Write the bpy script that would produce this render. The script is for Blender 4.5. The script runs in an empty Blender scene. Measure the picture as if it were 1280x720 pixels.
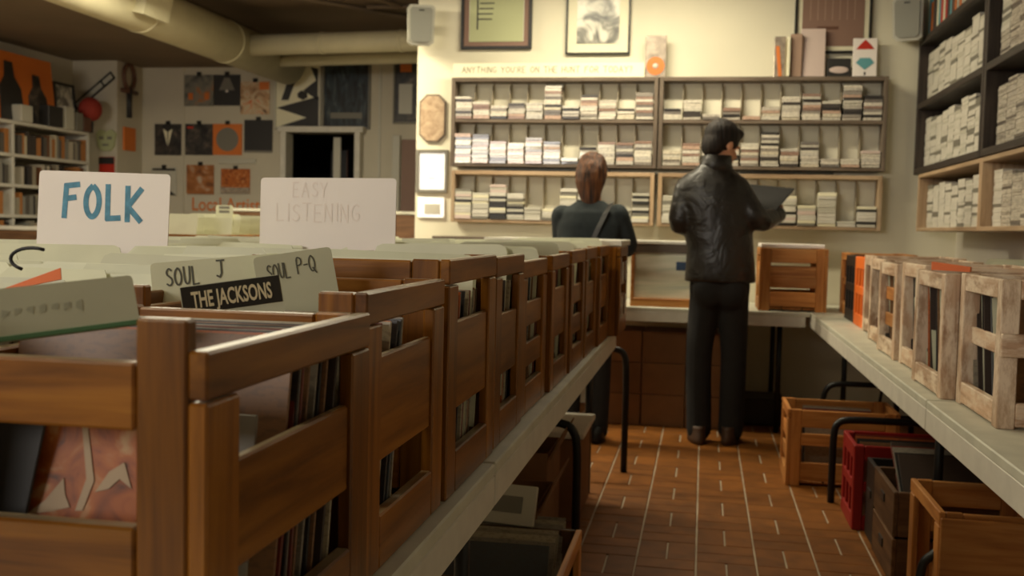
import bpy, bmesh, math, random
from mathutils import Vector, Matrix, Euler
random.seed(7)
R = math.radians
SC = bpy.context.scene
COL = SC.collection

# ------------------------------------------------------------------ camera
cam_d = bpy.data.cameras.new('camera')
cam = bpy.data.objects.new('camera', cam_d); COL.objects.link(cam); SC.camera = cam
cam_d.sensor_width = 36.0
cam_d.lens = 1294.0 / 1280.0 * 36.0
CR = ((0.98301, -0.03328, -0.18052), (0.18210, 0.05311, 0.98184), (0.02308, 0.99803, -0.05827))   # world rows of (right, up, forward)
m = Matrix.Identity(4)
for i in range(3):
    m[i][0] = CR[i][0]; m[i][1] = CR[i][1]; m[i][2] = -CR[i][2]
m[2][3] = 1.17
cam.matrix_world = m
cam_d.clip_start = 0.02
cam_d.dof.use_dof = True
cam_d.dof.focus_distance = 1.75
cam_d.dof.aperture_fstop = 6.5

# ------------------------------------------------------------------ world, exposure
W = bpy.data.worlds.new('overcast_street'); SC.world = W; W.use_nodes = True
W.node_tree.nodes['Background'].inputs[0].default_value = (0.80, 0.88, 1.0, 1)
W.node_tree.nodes['Background'].inputs[1].default_value = 1.5
SC.view_settings.view_transform = 'Standard'
SC.view_settings.look = 'None'
SC.view_settings.gamma = 1.0
SC.view_settings.use_curve_mapping = False
SC.view_settings.exposure = 0.08

# ------------------------------------------------------------------ large lights
def area(name, loc, rot, sx, sy, power, color):
    l = bpy.data.lights.new(name, 'AREA'); l.shape = 'RECTANGLE'; l.size = sx; l.size_y = sy
    l.energy = power; l.color = color
    o = bpy.data.objects.new(name, l); COL.objects.link(o); o.location = loc; o.rotation_euler = rot
    return o
CEIL = 3.12
TUBE = (1.0, 0.89, 0.64)
area('window_daylight', (-3.7, -3.22, 2.22), (R(90), 0, 0), 2.9, 0.9, 125, (1.0, 0.92, 0.82))
# (x, y, z, length, power): fluorescent fixtures hanging under the ceiling, each with its lamp light
FIXTURES = [(-0.55, 5.95, 2.93, 1.25, 44), (-1.35, 3.7, 2.95, 1.25, 24), (-1.6, 0.9, 2.95, 1.25, 11), (-3.05, 6.3, 2.80, 1.25, 105), (-3.6, 3.2, 2.95, 1.25, 12)]
for i, (x, y, z, L, p) in enumerate(FIXTURES):
    area('tube_light', (x, y, z - 0.075), (0, 0, 0), L, 0.12, p, TUBE)

# ------------------------------------------------------------------ materials
def lin(c):
    return tuple(((v / 255.0) / 12.92 if v / 255.0 <= 0.04045 else ((v / 255.0 + 0.055) / 1.055) ** 2.4) for v in c) + (1.0,)
MATS = {}
class NT:
    def __init__(s, name):
        s.m = bpy.data.materials.new(name); s.m.use_nodes = True
        s.t = s.m.node_tree; s.b = s.t.nodes['Principled BSDF']; MATS[name] = s.m
    def n(s, typ, **kw):
        nd = s.t.nodes.new(typ)
        for k, v in kw.items():
            if k.startswith('i_'):
                nd.inputs[k[2:].replace('_', ' ')].default_value = v
            else: setattr(nd, k, v)
        return nd
    def l(s, a, b): s.t.links.new(a, b)
    def set(s, **kw):
        for k, v in kw.items(): s.b.inputs[k.replace('_', ' ')].default_value = v
    def coords(s, scale=(1, 1, 1), vary=True):
        tc = s.n('ShaderNodeTexCoord'); mp = s.n('ShaderNodeMapping')
        mp.inputs['Scale'].default_value = scale
        s.l(tc.outputs['Object'], mp.inputs['Vector'])
        if vary:
            oi = s.n('ShaderNodeObjectInfo'); mu = s.n('ShaderNodeMath', operation='MULTIPLY'); mu.inputs[1].default_value = 37.0
            cx = s.n('ShaderNodeCombineXYZ')
            s.l(oi.outputs['Random'], mu.inputs[0])
            for k in range(3): s.l(mu.outputs[0], cx.inputs[k])
            s.l(cx.outputs[0], mp.inputs['Location'])
        return mp.outputs[0]
    def ramp(s, fac, cols, interp='LINEAR'):
        r = s.n('ShaderNodeValToRGB'); r.color_ramp.interpolation = interp
        e = r.color_ramp.elements
        while len(e) < len(cols): e.new(0.5)
        for k, (p, c) in enumerate(cols): e[k].position = p; e[k].color = c
        s.l(fac, r.inputs[0]); return r.outputs[0]
    def bump(s, h, strength=0.2, dist=0.002):
        b = s.n('ShaderNodeBump'); b.inputs['Strength'].default_value = strength; b.inputs['Distance'].default_value = dist
        s.l(h, b.inputs['Height']); s.l(b.outputs[0], s.b.inputs['Normal'])

def plain(name, c, rough=0.6, metal=0.0, spec=0.5, vary=0.0, noise=0.0, nscale=6.0):
    t = NT(name); t.set(Base_Color=lin(c), Roughness=rough, Metallic=metal)
    t.b.inputs['Specular IOR Level'].default_value = spec
    if noise or vary:
        src = t.n('ShaderNodeTexNoise', i_Scale=nscale, i_Detail=4.0)
        t.l(t.coords(), src.inputs['Vector'])
        a = max(noise, 0.001)
        lo = tuple(v * (1 - a) for v in lin(c)[:3]) + (1,); hi = tuple(min(1, v * (1 + a)) for v in lin(c)[:3]) + (1,)
        col = t.ramp(src.outputs['Fac'], [(0.3, lo), (0.7, hi)])
        if vary:
            oi = t.n('ShaderNodeObjectInfo'); mr = t.n('ShaderNodeMapRange'); mr.inputs['To Min'].default_value = 1 - vary; mr.inputs['To Max'].default_value = 1 + vary
            t.l(oi.outputs['Random'], mr.inputs['Value'])
            hs = t.n('ShaderNodeHueSaturation'); t.l(mr.outputs[0], hs.inputs['Value']); t.l(col, hs.inputs['Color']); col = hs.outputs[0]
        t.l(col, t.b.inputs['Base Color'])
    return t.m

def wood(name, c1, c2, c3, rough=0.5, wear=None, gl=2.2, gw=34.0, bump=0.25, vary=0.22, spec=0.35, top_sheen=None):
    t = NT(name); t.set(Roughness=rough); t.b.inputs['Specular IOR Level'].default_value = spec
    v = t.coords((gl, gw, gw))
    nz = t.n('ShaderNodeTexNoise', i_Scale=1.0, i_Detail=6.0, i_Roughness=0.6, i_Distortion=0.6); t.l(v, nz.inputs['Vector'])
    col = t.ramp(nz.outputs['Fac'], [(0.28, lin(c1)), (0.5, lin(c2)), (0.74, lin(c3))])
    v2 = t.coords((3.2, 9.0, 9.0)); n2 = t.n('ShaderNodeTexNoise', i_Scale=1.0, i_Detail=3.0); t.l(v2, n2.inputs['Vector'])
    mx = t.n('ShaderNodeMix', data_type='RGBA', blend_type='MULTIPLY'); mx.inputs[0].default_value = 0.5
    t.l(col, mx.inputs[6]); t.l(t.ramp(n2.outputs['Fac'], [(0.3, (0.5, 0.47, 0.42, 1)), (0.7, (1, 1, 1, 1))]), mx.inputs[7]); col = mx.outputs[2]
    oi = t.n('ShaderNodeObjectInfo'); mr = t.n('ShaderNodeMapRange'); mr.inputs['To Min'].default_value = 1 - vary; mr.inputs['To Max'].default_value = 1 + vary
    t.l(oi.outputs['Random'], mr.inputs['Value'])
    hs = t.n('ShaderNodeHueSaturation'); t.l(mr.outputs[0], hs.inputs['Value']); t.l(col, hs.inputs['Color']); col = hs.outputs[0]
    if wear:
        n3 = t.n('ShaderNodeTexNoise', i_Scale=1.0, i_Detail=8.0, i_Roughness=0.7); t.l(t.coords((9, 26, 26)), n3.inputs['Vector'])
        mw = t.n('ShaderNodeMix', data_type='RGBA'); t.l(t.ramp(n3.outputs['Fac'], [(0.44, (0, 0, 0, 1)), (0.6, (1, 1, 1, 1))]), mw.inputs[0])
        t.l(col, mw.inputs[6]); mw.inputs[7].default_value = lin(wear); col = mw.outputs[2]
    if top_sheen:  # pale reflected light painted into upward faces, broken up by noise
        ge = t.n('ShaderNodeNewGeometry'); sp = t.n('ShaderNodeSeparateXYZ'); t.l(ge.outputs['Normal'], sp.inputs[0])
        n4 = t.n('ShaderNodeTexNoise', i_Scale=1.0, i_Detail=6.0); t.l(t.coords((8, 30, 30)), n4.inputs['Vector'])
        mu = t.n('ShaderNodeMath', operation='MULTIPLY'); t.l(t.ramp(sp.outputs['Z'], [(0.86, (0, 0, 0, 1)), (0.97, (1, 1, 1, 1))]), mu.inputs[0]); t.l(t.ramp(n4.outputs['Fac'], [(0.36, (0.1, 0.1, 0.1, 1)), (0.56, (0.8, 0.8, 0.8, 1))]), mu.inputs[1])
        md = t.n('ShaderNodeMix', data_type='RGBA'); t.l(mu.outputs[0], md.inputs[0]); t.l(col, md.inputs[6]); md.inputs[7].default_value = lin(top_sheen); col = md.outputs[2]
    t.l(col, t.b.inputs['Base Color'])
    t.bump(nz.outputs['Fac'], bump, 0.0015)
    return t.m

def palette(name, cols, rough=0.35, stripes=0.0, coat=0.0):
    """one colour out of a palette for each object, with faint print"""
    t = NT(name); t.set(Roughness=rough)
    t.b.inputs['Coat Weight'].default_value = coat
    oi = t.n('ShaderNodeObjectInfo')
    n = len(cols)
    c = t.ramp(oi.outputs['Random'], [(i / n, lin(x)) for i, x in enumerate(cols)], 'CONSTANT')
    if stripes:
        nz = t.n('ShaderNodeTexNoise', i_Scale=1.0, i_Detail=2.0); t.l(t.coords((70, 20, 160)), nz.inputs['Vector'])
        mx = t.n('ShaderNodeMix', data_type='RGBA'); t.l(t.ramp(nz.outputs['Fac'], [(0.52, (0, 0, 0, 1)), (0.6, (stripes,) * 3 + (1,))]), mx.inputs[0])
        t.l(c, mx.inputs[6]); mx.inputs[7].default_value = lin((70, 58, 50)); c = mx.outputs[2]
    t.l(c, t.b.inputs['Base Color'])
    return t.m

wall_m = plain('wall_paint', (222, 216, 192), 0.8, noise=0.04, nscale=2.0)
wall_r = plain('wall_paint_grey', (206, 200, 186), 0.8, noise=0.04, nscale=2.0)
wall_l = plain('wall_paint_dull', (196, 188, 168), 0.85, noise=0.05, nscale=2.0)
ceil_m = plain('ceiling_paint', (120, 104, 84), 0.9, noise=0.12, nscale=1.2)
white_m = plain('white_paint', (205, 200, 186), 0.5, noise=0.07, nscale=14.0)
table_m = plain('painted_tabletop', (196, 194, 176), 0.5, noise=0.10, nscale=11.0)
tile_m = plain('terracotta_tile', (122, 74, 27), 0.55, spec=0.22, vary=0.14, noise=0.22, nscale=11.0)
grout_m = plain('grout', (176, 160, 136), 0.8, noise=0.2, nscale=8.0)
woodA = wood('varnished_pine', (82, 45, 8), (138, 86, 25), (168, 112, 40), 0.30, top_sheen=(168, 156, 124))  # last colour paints the overhead light's reflection onto the crate tops
woodT = wood('worn_pine_edge', (130, 104, 70), (168, 148, 112), (186, 172, 140), 0.6)
woodR = wood('weathered_pine', (152, 118, 90), (198, 164, 134), (220, 194, 164), 0.65, wear=(224, 204, 178))
woodO = wood('orange_pine', (150, 88, 36), (188, 124, 62), (206, 150, 88), 0.55)
woodD = wood('dark_stained_wood', (38, 31, 27), (56, 47, 41), (72, 62, 54), 0.5)
woodG = wood('grey_brown_wood', (84, 72, 60), (112, 98, 84), (128, 114, 98), 0.5)
woodL = wood('pale_wood', (150, 122, 92), (184, 156, 124), (202, 178, 146), 0.55)
woodB = wood('brown_box_wood', (70, 46, 28), (104, 74, 48), (126, 94, 64), 0.6)
card_m = plain('divider_plastic', (208, 208, 178), 0.45, vary=0.12, noise=0.06, nscale=9.0)
cardb_m = plain('cardboard', (122, 84, 50), 0.85, vary=0.15, noise=0.1, nscale=9.0)
paper_m = plain('white_card', (240, 232, 224), 0.6, noise=0.02, nscale=5.0)
ink_m = plain('black_ink', (92, 92, 80), 0.7)
inkb_m = plain('blue_ink', (84, 140, 166), 0.7, noise=0.25, nscale=60.0)
inkp_m = plain('faded_pink_ink', (236, 225, 216), 0.7)
inkg_m = plain('grey_ink', (128, 120, 98), 0.8)
blackp = plain('black_print', (38, 34, 28), 0.4)
creamp = plain('cream_print', (214, 200, 160), 0.5)
metalk = plain('black_steel', (22, 22, 22), 0.4, metal=0.3)
chrome = plain('bare_steel', (150, 146, 136), 0.35, metal=0.8)
redp = plain('red_plastic', (138, 20, 15), 0.45)
orangep = plain('orange_plastic', (236, 112, 28), 0.5)
darkp = plain('dark_plastic', (34, 28, 24), 0.5)
greyp = plain('grey_plastic', (176, 174, 160), 0.5)
greyg = plain('grey_grille', (140, 140, 130), 0.7)
blackw = plain('black_frame', (26, 24, 20), 0.4)
goldw = plain('bronze_frame', (70, 54, 40), 0.4)
cream = plain('cream_mat', (226, 220, 190), 0.6)
green = plain('pale_green_print', (176, 180, 136), 0.5)
tan = plain('tan_print', (160, 132, 112), 0.6)
taupe = plain('taupe_print', (134, 104, 88), 0.6)
orange = plain('orange_print', (212, 116, 44), 0.5)
redc = plain('red_print', (190, 48, 28), 0.5)
teal = plain('teal_print', (96, 158, 164), 0.5)
greyc = plain('grey_print', (120, 116, 104), 0.5)
lgrey = plain('light_grey_print', (190, 186, 170), 0.5)
brownc = plain('brown_print', (96, 62, 44), 0.5)
darkc = plain('charcoal_print', (46, 44, 42), 0.45)
duct_m = plain('painted_duct', (206, 200, 168), 0.6, noise=0.05, nscale=5.0)
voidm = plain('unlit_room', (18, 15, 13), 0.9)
wire_m = plain('black_rubber', (20, 20, 20), 0.5)
silver = plain('foil_wrap', (190, 176, 160), 0.25, metal=0.6, noise=0.3, nscale=30.0)
pinkc = plain('pale_pink_card', (206, 186, 176), 0.55)
sleeve_m = palette('record_sleeve', [(60, 48, 40), (150, 140, 120), (110, 44, 30), (40, 38, 38), (172, 160, 134), (126, 92, 60), (70, 74, 78), (176, 92, 40), (140, 132, 118), (30, 28, 26)], 0.45, 0.3)
tape_m = palette('cassette_case', [(206, 200, 184), (188, 180, 166), (216, 208, 190), (120, 114, 108), (208, 198, 176), (70, 66, 64), (196, 190, 178), (214, 206, 190), (150, 142, 132), (150, 122, 108), (200, 194, 178), (52, 50, 50), (190, 160, 140)], 0.22, 0.35, 0.6)
cd_m = palette('disc_case', [(206, 198, 182), (198, 190, 174), (210, 202, 186), (192, 184, 168), (202, 194, 178), (198, 190, 174), (176, 168, 154), (206, 198, 182), (112, 104, 96), (194, 186, 172)], 0.3, 0.45, 0.3)
book_m = palette('book_cover', [(150, 140, 120), (110, 70, 40), (180, 170, 150), (60, 52, 46), (168, 110, 56), (130, 126, 116), (90, 84, 76), (190, 178, 150), (44, 40, 38)], 0.6)
leather = plain('black_leather', (26, 22, 18), 0.42, noise=0.3, nscale=16.0)
nt = leather.node_tree; nz = nt.nodes.new('ShaderNodeTexNoise'); nz.inputs['Scale'].default_value = 9.0; nz.inputs['Distortion'].default_value = 1.5; bp = nt.nodes.new('ShaderNodeBump'); bp.inputs['Strength'].default_value = 0.45; bp.inputs['Distance'].default_value = 0.025
tc = nt.nodes.new('ShaderNodeTexCoord'); nt.links.new(tc.outputs['Object'], nz.inputs['Vector']); nt.links.new(nz.outputs['Fac'], bp.inputs['Height']); nt.links.new(bp.outputs[0], nt.nodes['Principled BSDF'].inputs['Normal'])
knit = plain('dark_teal_knit', (32, 40, 42), 0.9, noise=0.2, nscale=30.0)
denim = plain('dark_denim', (18, 18, 19), 0.85, noise=0.25, nscale=20.0)
skin = plain('skin', (196, 140, 106), 0.55)
def strands(name, cols):
    t = NT(name); t.set(Roughness=0.65); t.b.inputs['Specular IOR Level'].default_value = 0.3
    nz = t.n('ShaderNodeTexNoise', i_Scale=1.0, i_Detail=4.0); t.l(t.coords((70, 40, 7), False), nz.inputs['Vector'])
    t.l(t.ramp(nz.outputs['Fac'], [(0.32, lin(cols[0])), (0.5, lin(cols[1])), (0.68, lin(cols[2]))]), t.b.inputs['Base Color']); t.bump(nz.outputs['Fac'], 0.8, 0.01)
    return t.m
hair_k = strands('black_hair', [(14, 10, 8), (28, 20, 15), (40, 29, 20)])
hair_b = strands('brown_hair', [(34, 20, 11), (76, 44, 22), (112, 70, 38)])
shoe_m = plain('brown_shoe', (70, 48, 32), 0.6)
t = NT('tube_glow'); t.set(Base_Color=(1, 1, 1, 1)); t.b.inputs['Emission Color'].default_value = TUBE + (1,); t.b.inputs['Emission Strength'].default_value = 6.0
tube_m = t.m
t = NT('pane_glass'); t.set(Base_Color=(1, 1, 1, 1), Roughness=0.0); t.b.inputs['Transmission Weight'].default_value = 1.0; t.b.inputs['IOR'].default_value = 1.01
glass_m = t.m
t = NT('poster_acrylic'); t.set(Base_Color=(0.86, 0.84, 0.78, 1), Roughness=0.06); glossy_m = t.m
# printed motif on an orange cover, painted streaks
def print_m(name, cols, scale=8.0, detail=3.0, rough=0.45, vec=(1, 1, 1), interp='LINEAR'):
    t = NT(name); t.set(Roughness=rough)
    nz = t.n('ShaderNodeTexNoise', i_Scale=scale, i_Detail=detail, i_Distortion=1.2); t.l(t.coords(vec), nz.inputs['Vector'])
    n = len(cols)
    t.l(t.ramp(nz.outputs['Fac'], [(0.3 + 0.42 * i / max(1, n - 1), lin(c)) for i, c in enumerate(cols)], interp), t.b.inputs['Base Color'])
    return t.m
pr_orange = print_m('orange_cover_print', [(96, 48, 18), (166, 86, 28), (186, 104, 38), (204, 160, 110)], 26.0)
pr_paint = print_m('painting_print', [(30, 26, 24), (70, 52, 40), (196, 92, 34), (206, 112, 50)], 3.0)
pr_photo = print_m('photo_print', [(40, 40, 38), (120, 118, 108), (206, 202, 186), (226, 222, 206)], 7.0, 4.0, 0.3)
pr_dark = print_m('dark_cover_print', [(24, 23, 22), (44, 42, 40), (66, 60, 54), (110, 98, 84)], 9.0)
pr_grey = print_m('grey_cover_print', [(66, 64, 60), (112, 110, 100), (130, 126, 112), (170, 110, 60)], 8.0)
pr_blue = print_m('dark_blue_print', [(24, 26, 28), (40, 44, 48), (54, 66, 72), (90, 96, 92)], 5.0, 3.0, 0.3, (3, 1, 1))
pr_beige = print_m('beige_cover_print', [(60, 40, 30), (190, 150, 110), (206, 188, 156), (210, 110, 50)], 7.0)
pr_rust = print_m('rust_cover_print', [(60, 38, 24), (146, 90, 46), (172, 110, 60), (190, 172, 150)], 6.0)
pr_pale = print_m('pale_case_print', [(240, 238, 214), (244, 242, 222), (226, 228, 204), (206, 212, 196)], 3.0, 2.0, 0.12, (0.6, 1, 5))
pr_board = print_m('fibre_board', [(150, 122, 92), (176, 150, 120), (190, 166, 134)], 20.0)

# ------------------------------------------------------------------ geometry helpers
class MB:
    def __init__(s): s.v = []; s.f = []; s.mi = []
    def add(s, vs, fs, k=0, M=None):
        o = len(s.v)
        s.v += [tuple(M @ Vector(p)) if M else tuple(p) for p in vs]
        s.f += [tuple(i + o for i in f) for f in fs]; s.mi += [k] * len(fs); return s
    def box(s, c, d, k=0, M=None):
        x, y, z = c; a, b, e = d[0] / 2, d[1] / 2, d[2] / 2
        vs = [(x + i * a, y + j * b, z + l * e) for i in (-1, 1) for j in (-1, 1) for l in (-1, 1)]
        return s.add(vs, [(0, 1, 3, 2), (4, 6, 7, 5), (0, 4, 5, 1), (2, 3, 7, 6), (0, 2, 6, 4), (1, 5, 7, 3)], k, M)
    def cbox(s, c, d, b=0.0025, k=0, M=None):
        """box with chamfered edges"""
        h = [d[i] / 2 for i in range(3)]; b = min(b, min(h) * 0.6)
        vs = []; idx = {}
        for sx in (-1, 1):
            for sy in (-1, 1):
                for sz in (-1, 1):
                    for ax in range(3):
                        p = [sx * (h[0] - b), sy * (h[1] - b), sz * (h[2] - b)]
                        p[ax] = (sx, sy, sz)[ax] * h[ax]
                        idx[(sx, sy, sz, ax)] = len(vs); vs.append((p[0] + c[0], p[1] + c[1], p[2] + c[2]))
        fs = []
        for ax in range(3):
            u, w = [(1, 2), (2, 0), (0, 1)][ax]
            for sg in (-1, 1):
                q = []
                for (su, sw) in ((-1, -1), (1, -1), (1, 1), (-1, 1)):
                    sgn = [0, 0, 0]; sgn[ax] = sg; sgn[u] = su; sgn[w] = sw; q.append(idx[(*sgn, ax)])
                fs.append(tuple(q if sg > 0 else q[::-1]))
        for ax in range(3):
            u, w = [(1, 2), (2, 0), (0, 1)][ax]
            for su in (-1, 1):
                for sw in (-1, 1):
                    a = [0, 0, 0]; a[u] = su; a[w] = sw
                    lo = list(a); lo[ax] = -1; hi = list(a); hi[ax] = 1
                    q = [idx[(*lo, u)], idx[(*hi, u)], idx[(*hi, w)], idx[(*lo, w)]]
                    fs.append(tuple(q if su * sw < 0 else q[::-1]))
        for sx in (-1, 1):
            for sy in (-1, 1):
                for sz in (-1, 1):
                    q = [idx[(sx, sy, sz, k2)] for k2 in range(3)]
                    fs.append(tuple(q if sx * sy * sz > 0 else q[::-1]))
        return s.add(vs, fs, k, M)
    def tube(s, pts, r, n=10, k=0, cap=True, M=None):
        pts = [Vector(p) for p in pts]; rr = r if isinstance(r, (list, tuple)) else [r] * len(pts)
        vs = []; fs = []
        up = Vector((0, 0, 1))
        t0 = (pts[1] - pts[0]).normalized()
        a = t0.orthogonal().normalized()
        for i, p in enumerate(pts):
            tg = (pts[min(i + 1, len(pts) - 1)] - pts[max(i - 1, 0)]).normalized()
            a = (a - tg * a.dot(tg)); a = a.normalized() if a.length > 1e-6 else tg.orthogonal().normalized()
            b = tg.cross(a)
            for j in range(n):
                an = 2 * math.pi * j / n
                vs.append(p + (a * math.cos(an) + b * math.sin(an)) * rr[i])
        for i in range(len(pts) - 1):
            for j in range(n):
                fs.append((i * n + j, i * n + (j + 1) % n, (i + 1) * n + (j + 1) % n, (i + 1) * n + j))
        if cap:
            fs.append(tuple(range(n))[::-1]); fs.append(tuple((len(pts) - 1) * n + j for j in range(n)))
        return s.add(vs, fs, k, M)
    def rings(s, rs, n=20, k=0, M=None):
        """rs: (centre, rx, ry, yaw, tiltX) stacked ellipses, capped"""
        vs = []; fs = []
        for r in rs:
            c, rx, ry = Vector(r[0]), r[1], r[2]; rot = Euler((r[4] if len(r) > 4 else 0, r[5] if len(r) > 5 else 0, r[3] if len(r) > 3 else 0)).to_matrix()
            for j in range(n):
                an = 2 * math.pi * j / n
                vs.append(c + rot @ Vector((rx * math.cos(an), ry * math.sin(an), 0)))
        for i in range(len(rs) - 1):
            for j in range(n):
                fs.append((i * n + j, i * n + (j + 1) % n, (i + 1) * n + (j + 1) % n, (i + 1) * n + j))
        fs.append(tuple(range(n))[::-1]); fs.append(tuple((len(rs) - 1) * n + j for j in range(n)))
        return s.add(vs, fs, k, M)
    def prism(s, poly, y0, y1, k=0, M=None):
        """x-z outline pushed along y"""
        n = len(poly)
        vs = [(x, y0, z) for x, z in poly] + [(x, y1, z) for x, z in poly]
        fs = [tuple(range(n)), tuple(range(2 * n - 1, n - 1, -1))] + [(i + n, (i + 1) % n + n, (i + 1) % n, i) for i in range(n)]
        return s.add(vs, fs, k, M)
    def ball(s, c, r, n=16, mrows=10, k=0, M=None):
        rs = []
        vs = [(c[0], c[1], c[2] - r[2])]; fs = []
        for i in range(1, mrows):
            ph = -math.pi / 2 + math.pi * i / mrows
            for j in range(n):
                th = 2 * math.pi * j / n
                vs.append((c[0] + r[0] * math.cos(ph) * math.cos(th), c[1] + r[1] * math.cos(ph) * math.sin(th), c[2] + r[2] * math.sin(ph)))
        vs.append((c[0], c[1], c[2] + r[2]))
        for j in range(n): fs.append((0, 1 + (j + 1) % n, 1 + j))
        for i in range(mrows - 2):
            for j in range(n):
                a = 1 + i * n + j; b = 1 + i * n + (j + 1) % n; fs.append((a, b, b + n, a + n))
        L = len(vs) - 1; o = 1 + (mrows - 2) * n
        for j in range(n): fs.append((o + j, o + (j + 1) % n, L))
        return s.add(vs, fs, k, M)
    def mesh(s, name, mats, smooth=False):
        me = bpy.data.meshes.new(name); me.from_pydata(s.v, [], s.f)
        for mm in (mats if isinstance(mats, (list, tuple)) else [mats]): me.materials.append(mm)
        if any(s.mi): me.polygons.foreach_set('material_index', s.mi)
        if smooth: me.polygons.foreach_set('use_smooth', [True] * len(me.polygons))
        me.update(); return me
    def build(s, name, mats, parent=None, loc=(0, 0, 0), rot=(0, 0, 0), smooth=False):
        return obj(name, s.mesh(name, mats, smooth), parent, loc, rot)
def obj(name, me, parent=None, loc=(0, 0, 0), rot=(0, 0, 0)):
    o = bpy.data.objects.new(name, me); COL.objects.link(o); o.parent = parent; o.location = loc; o.rotation_euler = rot
    return o
def tag(o, label, cat, group=None, kind=None):
    o['label'] = label; o['category'] = cat
    if group: o['group'] = group
    if kind: o['kind'] = kind
    return o
def empty(name, loc, rot=(0, 0, 0), label=None, cat=None, group=None):
    o = bpy.data.objects.new(name, None); COL.objects.link(o); o.location = loc; o.rotation_euler = rot; o.empty_display_size = 0.1
    if label: tag(o, label, cat, group)
    return o
def struct(o):
    o['kind'] = 'structure'; return o
CACHE = {}
def piece(name, parent, loc, dims, mt, rot=(0, 0, 0), ch=0.0025):
    """one board: length along local x (grain), mesh shared between alike boards"""
    key = (tuple(round(d, 4) for d in dims), mt.name, ch)
    if key not in CACHE: CACHE[key] = MB().cbox((0, 0, 0), dims, ch).mesh(name, mt)
    return obj(name, CACHE[key], parent, loc, rot)
ALONG_Y = (0, 0, R(90)); UP = (0, R(-90), 0)
def sbox(name, x0, x1, y0, y1, z0, z1, mt):
    return struct(MB().box(((x0 + x1) / 2, (y0 + y1) / 2, (z0 + z1) / 2), (x1 - x0, y1 - y0, z1 - z0)).build(name, mt))

# ------------------------------------------------------------------ room shell
YB, XR = 6.92, 1.56          # main back wall, right wall
YP, XL = 10.25, -6.45        # far wall with the record covers, left wall
fl = sbox('floor', XL - 0.2, XR + 0.2, -3.6, YP + 2.2, -0.1, -0.004, grout_m)
P = 0.21; X0 = 0.0105; Y0 = 4.735
tv = MB().cbox((0, 0, 0), (0.098, 0.2075, 0.012), 0.002).mesh('tile', tile_m)
th = MB().cbox((0, 0, 0), (0.203, 0.1025, 0.012), 0.002).mesh('tile', tile_m)
rest = MB(); ntile = 0
for i in range(-30, 8):
    for j in range(-20, 27):
        x0, y0 = X0 + i * P, Y0 + j * P
        if y0 > YP or x0 < XL or x0 > XR: continue
        vert = (i + j) % 2 == 0
        near = -4 <= i <= 4 and -7 <= j <= 8
        for q in (0, 1):
            c = (x0 + 0.053 + q * 0.105, y0 + P / 2) if vert else (x0 + P / 2, y0 + 0.053 + q * 0.105)
            if near:
                obj('tile', tv if vert else th, fl, (c[0], c[1], -0.0055 + random.uniform(-0.0006, 0.0006)), (random.uniform(-.002, .002), random.uniform(-.002, .002), 0)); ntile += 1
            elif x0 > -2.6 and -8 < j < 14:
                d = (0.098, 0.203, 0.012) if vert else (0.203, 0.098, 0.012)
                rest.box((c[0], c[1], -0.0055), d)
ro = rest.build('floor_tiles', tile_m, fl); ro['kind'] = 'stuff'
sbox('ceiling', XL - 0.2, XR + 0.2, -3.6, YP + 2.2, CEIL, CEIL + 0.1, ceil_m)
sbox('wall_back', -1.965, XR + 0.12, YB, YB + 0.14, 0, CEIL, wall_m)
sbox('wall_side_return', -1.965, -1.83, YB + 0.14, YP, 0, CEIL, wall_l)
sbox('wall_right', XR, XR + 0.12, -3.3, YB, 0, CEIL, wall_r)
sbox('wall_left', XL - 0.12, XL, -3.3, YP, 0, CEIL, wall_l)
DX0, DX1, DZ = -4.33, -3.47, 2.10    # doorway in the far wall
sbox('wall_far', XL, DX0, YP, YP + 0.14, 0, CEIL, wall_l)
sbox('wall_far', DX1, -1.83, YP, YP + 0.14, 0, CEIL, wall_l)
sbox('wall_far', DX0, DX1, YP, YP + 0.14, DZ, CEIL, wall_l)
sbox('wall_stub', XL, -5.95, 9.77, YP, 0, 2.78, wall_l)
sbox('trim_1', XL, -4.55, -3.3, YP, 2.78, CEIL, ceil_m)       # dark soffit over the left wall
# dark room behind the doorway
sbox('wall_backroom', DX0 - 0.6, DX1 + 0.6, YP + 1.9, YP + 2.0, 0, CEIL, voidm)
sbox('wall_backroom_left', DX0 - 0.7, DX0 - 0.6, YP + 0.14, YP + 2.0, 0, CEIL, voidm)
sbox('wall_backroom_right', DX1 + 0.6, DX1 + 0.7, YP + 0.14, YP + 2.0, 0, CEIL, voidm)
d1 = struct(empty('door_1', (DX0, YP, 0)))
for nm, c, d in (('jamb', (0.03, -0.02, DZ / 2), (0.06, 0.2, DZ)), ('jamb', (DX1 - DX0 - 0.03, -0.02, DZ / 2), (0.06, 0.2, DZ)), ('door_head', ((DX1 - DX0) / 2, -0.02, DZ + 0.03), (DX1 - DX0 + 0.06, 0.2, 0.06))):
    MB().cbox(c, d, 0.004).build(nm, white_m, d1)
MB().cbox((0.53, 0.13, 1.04), (0.08, 0.03, 2.06), 0.004).build('inner_post', lgrey, d1)
MB().cbox((0.24, 1.0, 1.0), (0.2, 0.03, 2.0), 0.004).build('cabinet_door', darkc, d1)
MB().cbox((0.34, 0.98, 1.0), (0.015, 0.03, 2.0), 0.002).build('cabinet_door_edge', brownc, d1)
# second door at the right of the far wall, behind the corner
d2 = struct(empty('door_2', (-3.16, YP, 0)))
MB().cbox((0.05, -0.02, 1.04), (0.08, 0.06, 2.08), 0.004).build('jamb', lgrey, d2)
MB().cbox((0.55, -0.005, 1.02), (0.9, 0.03, 2.04), 0.004).build('door_leaf', taupe, d2)
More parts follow.
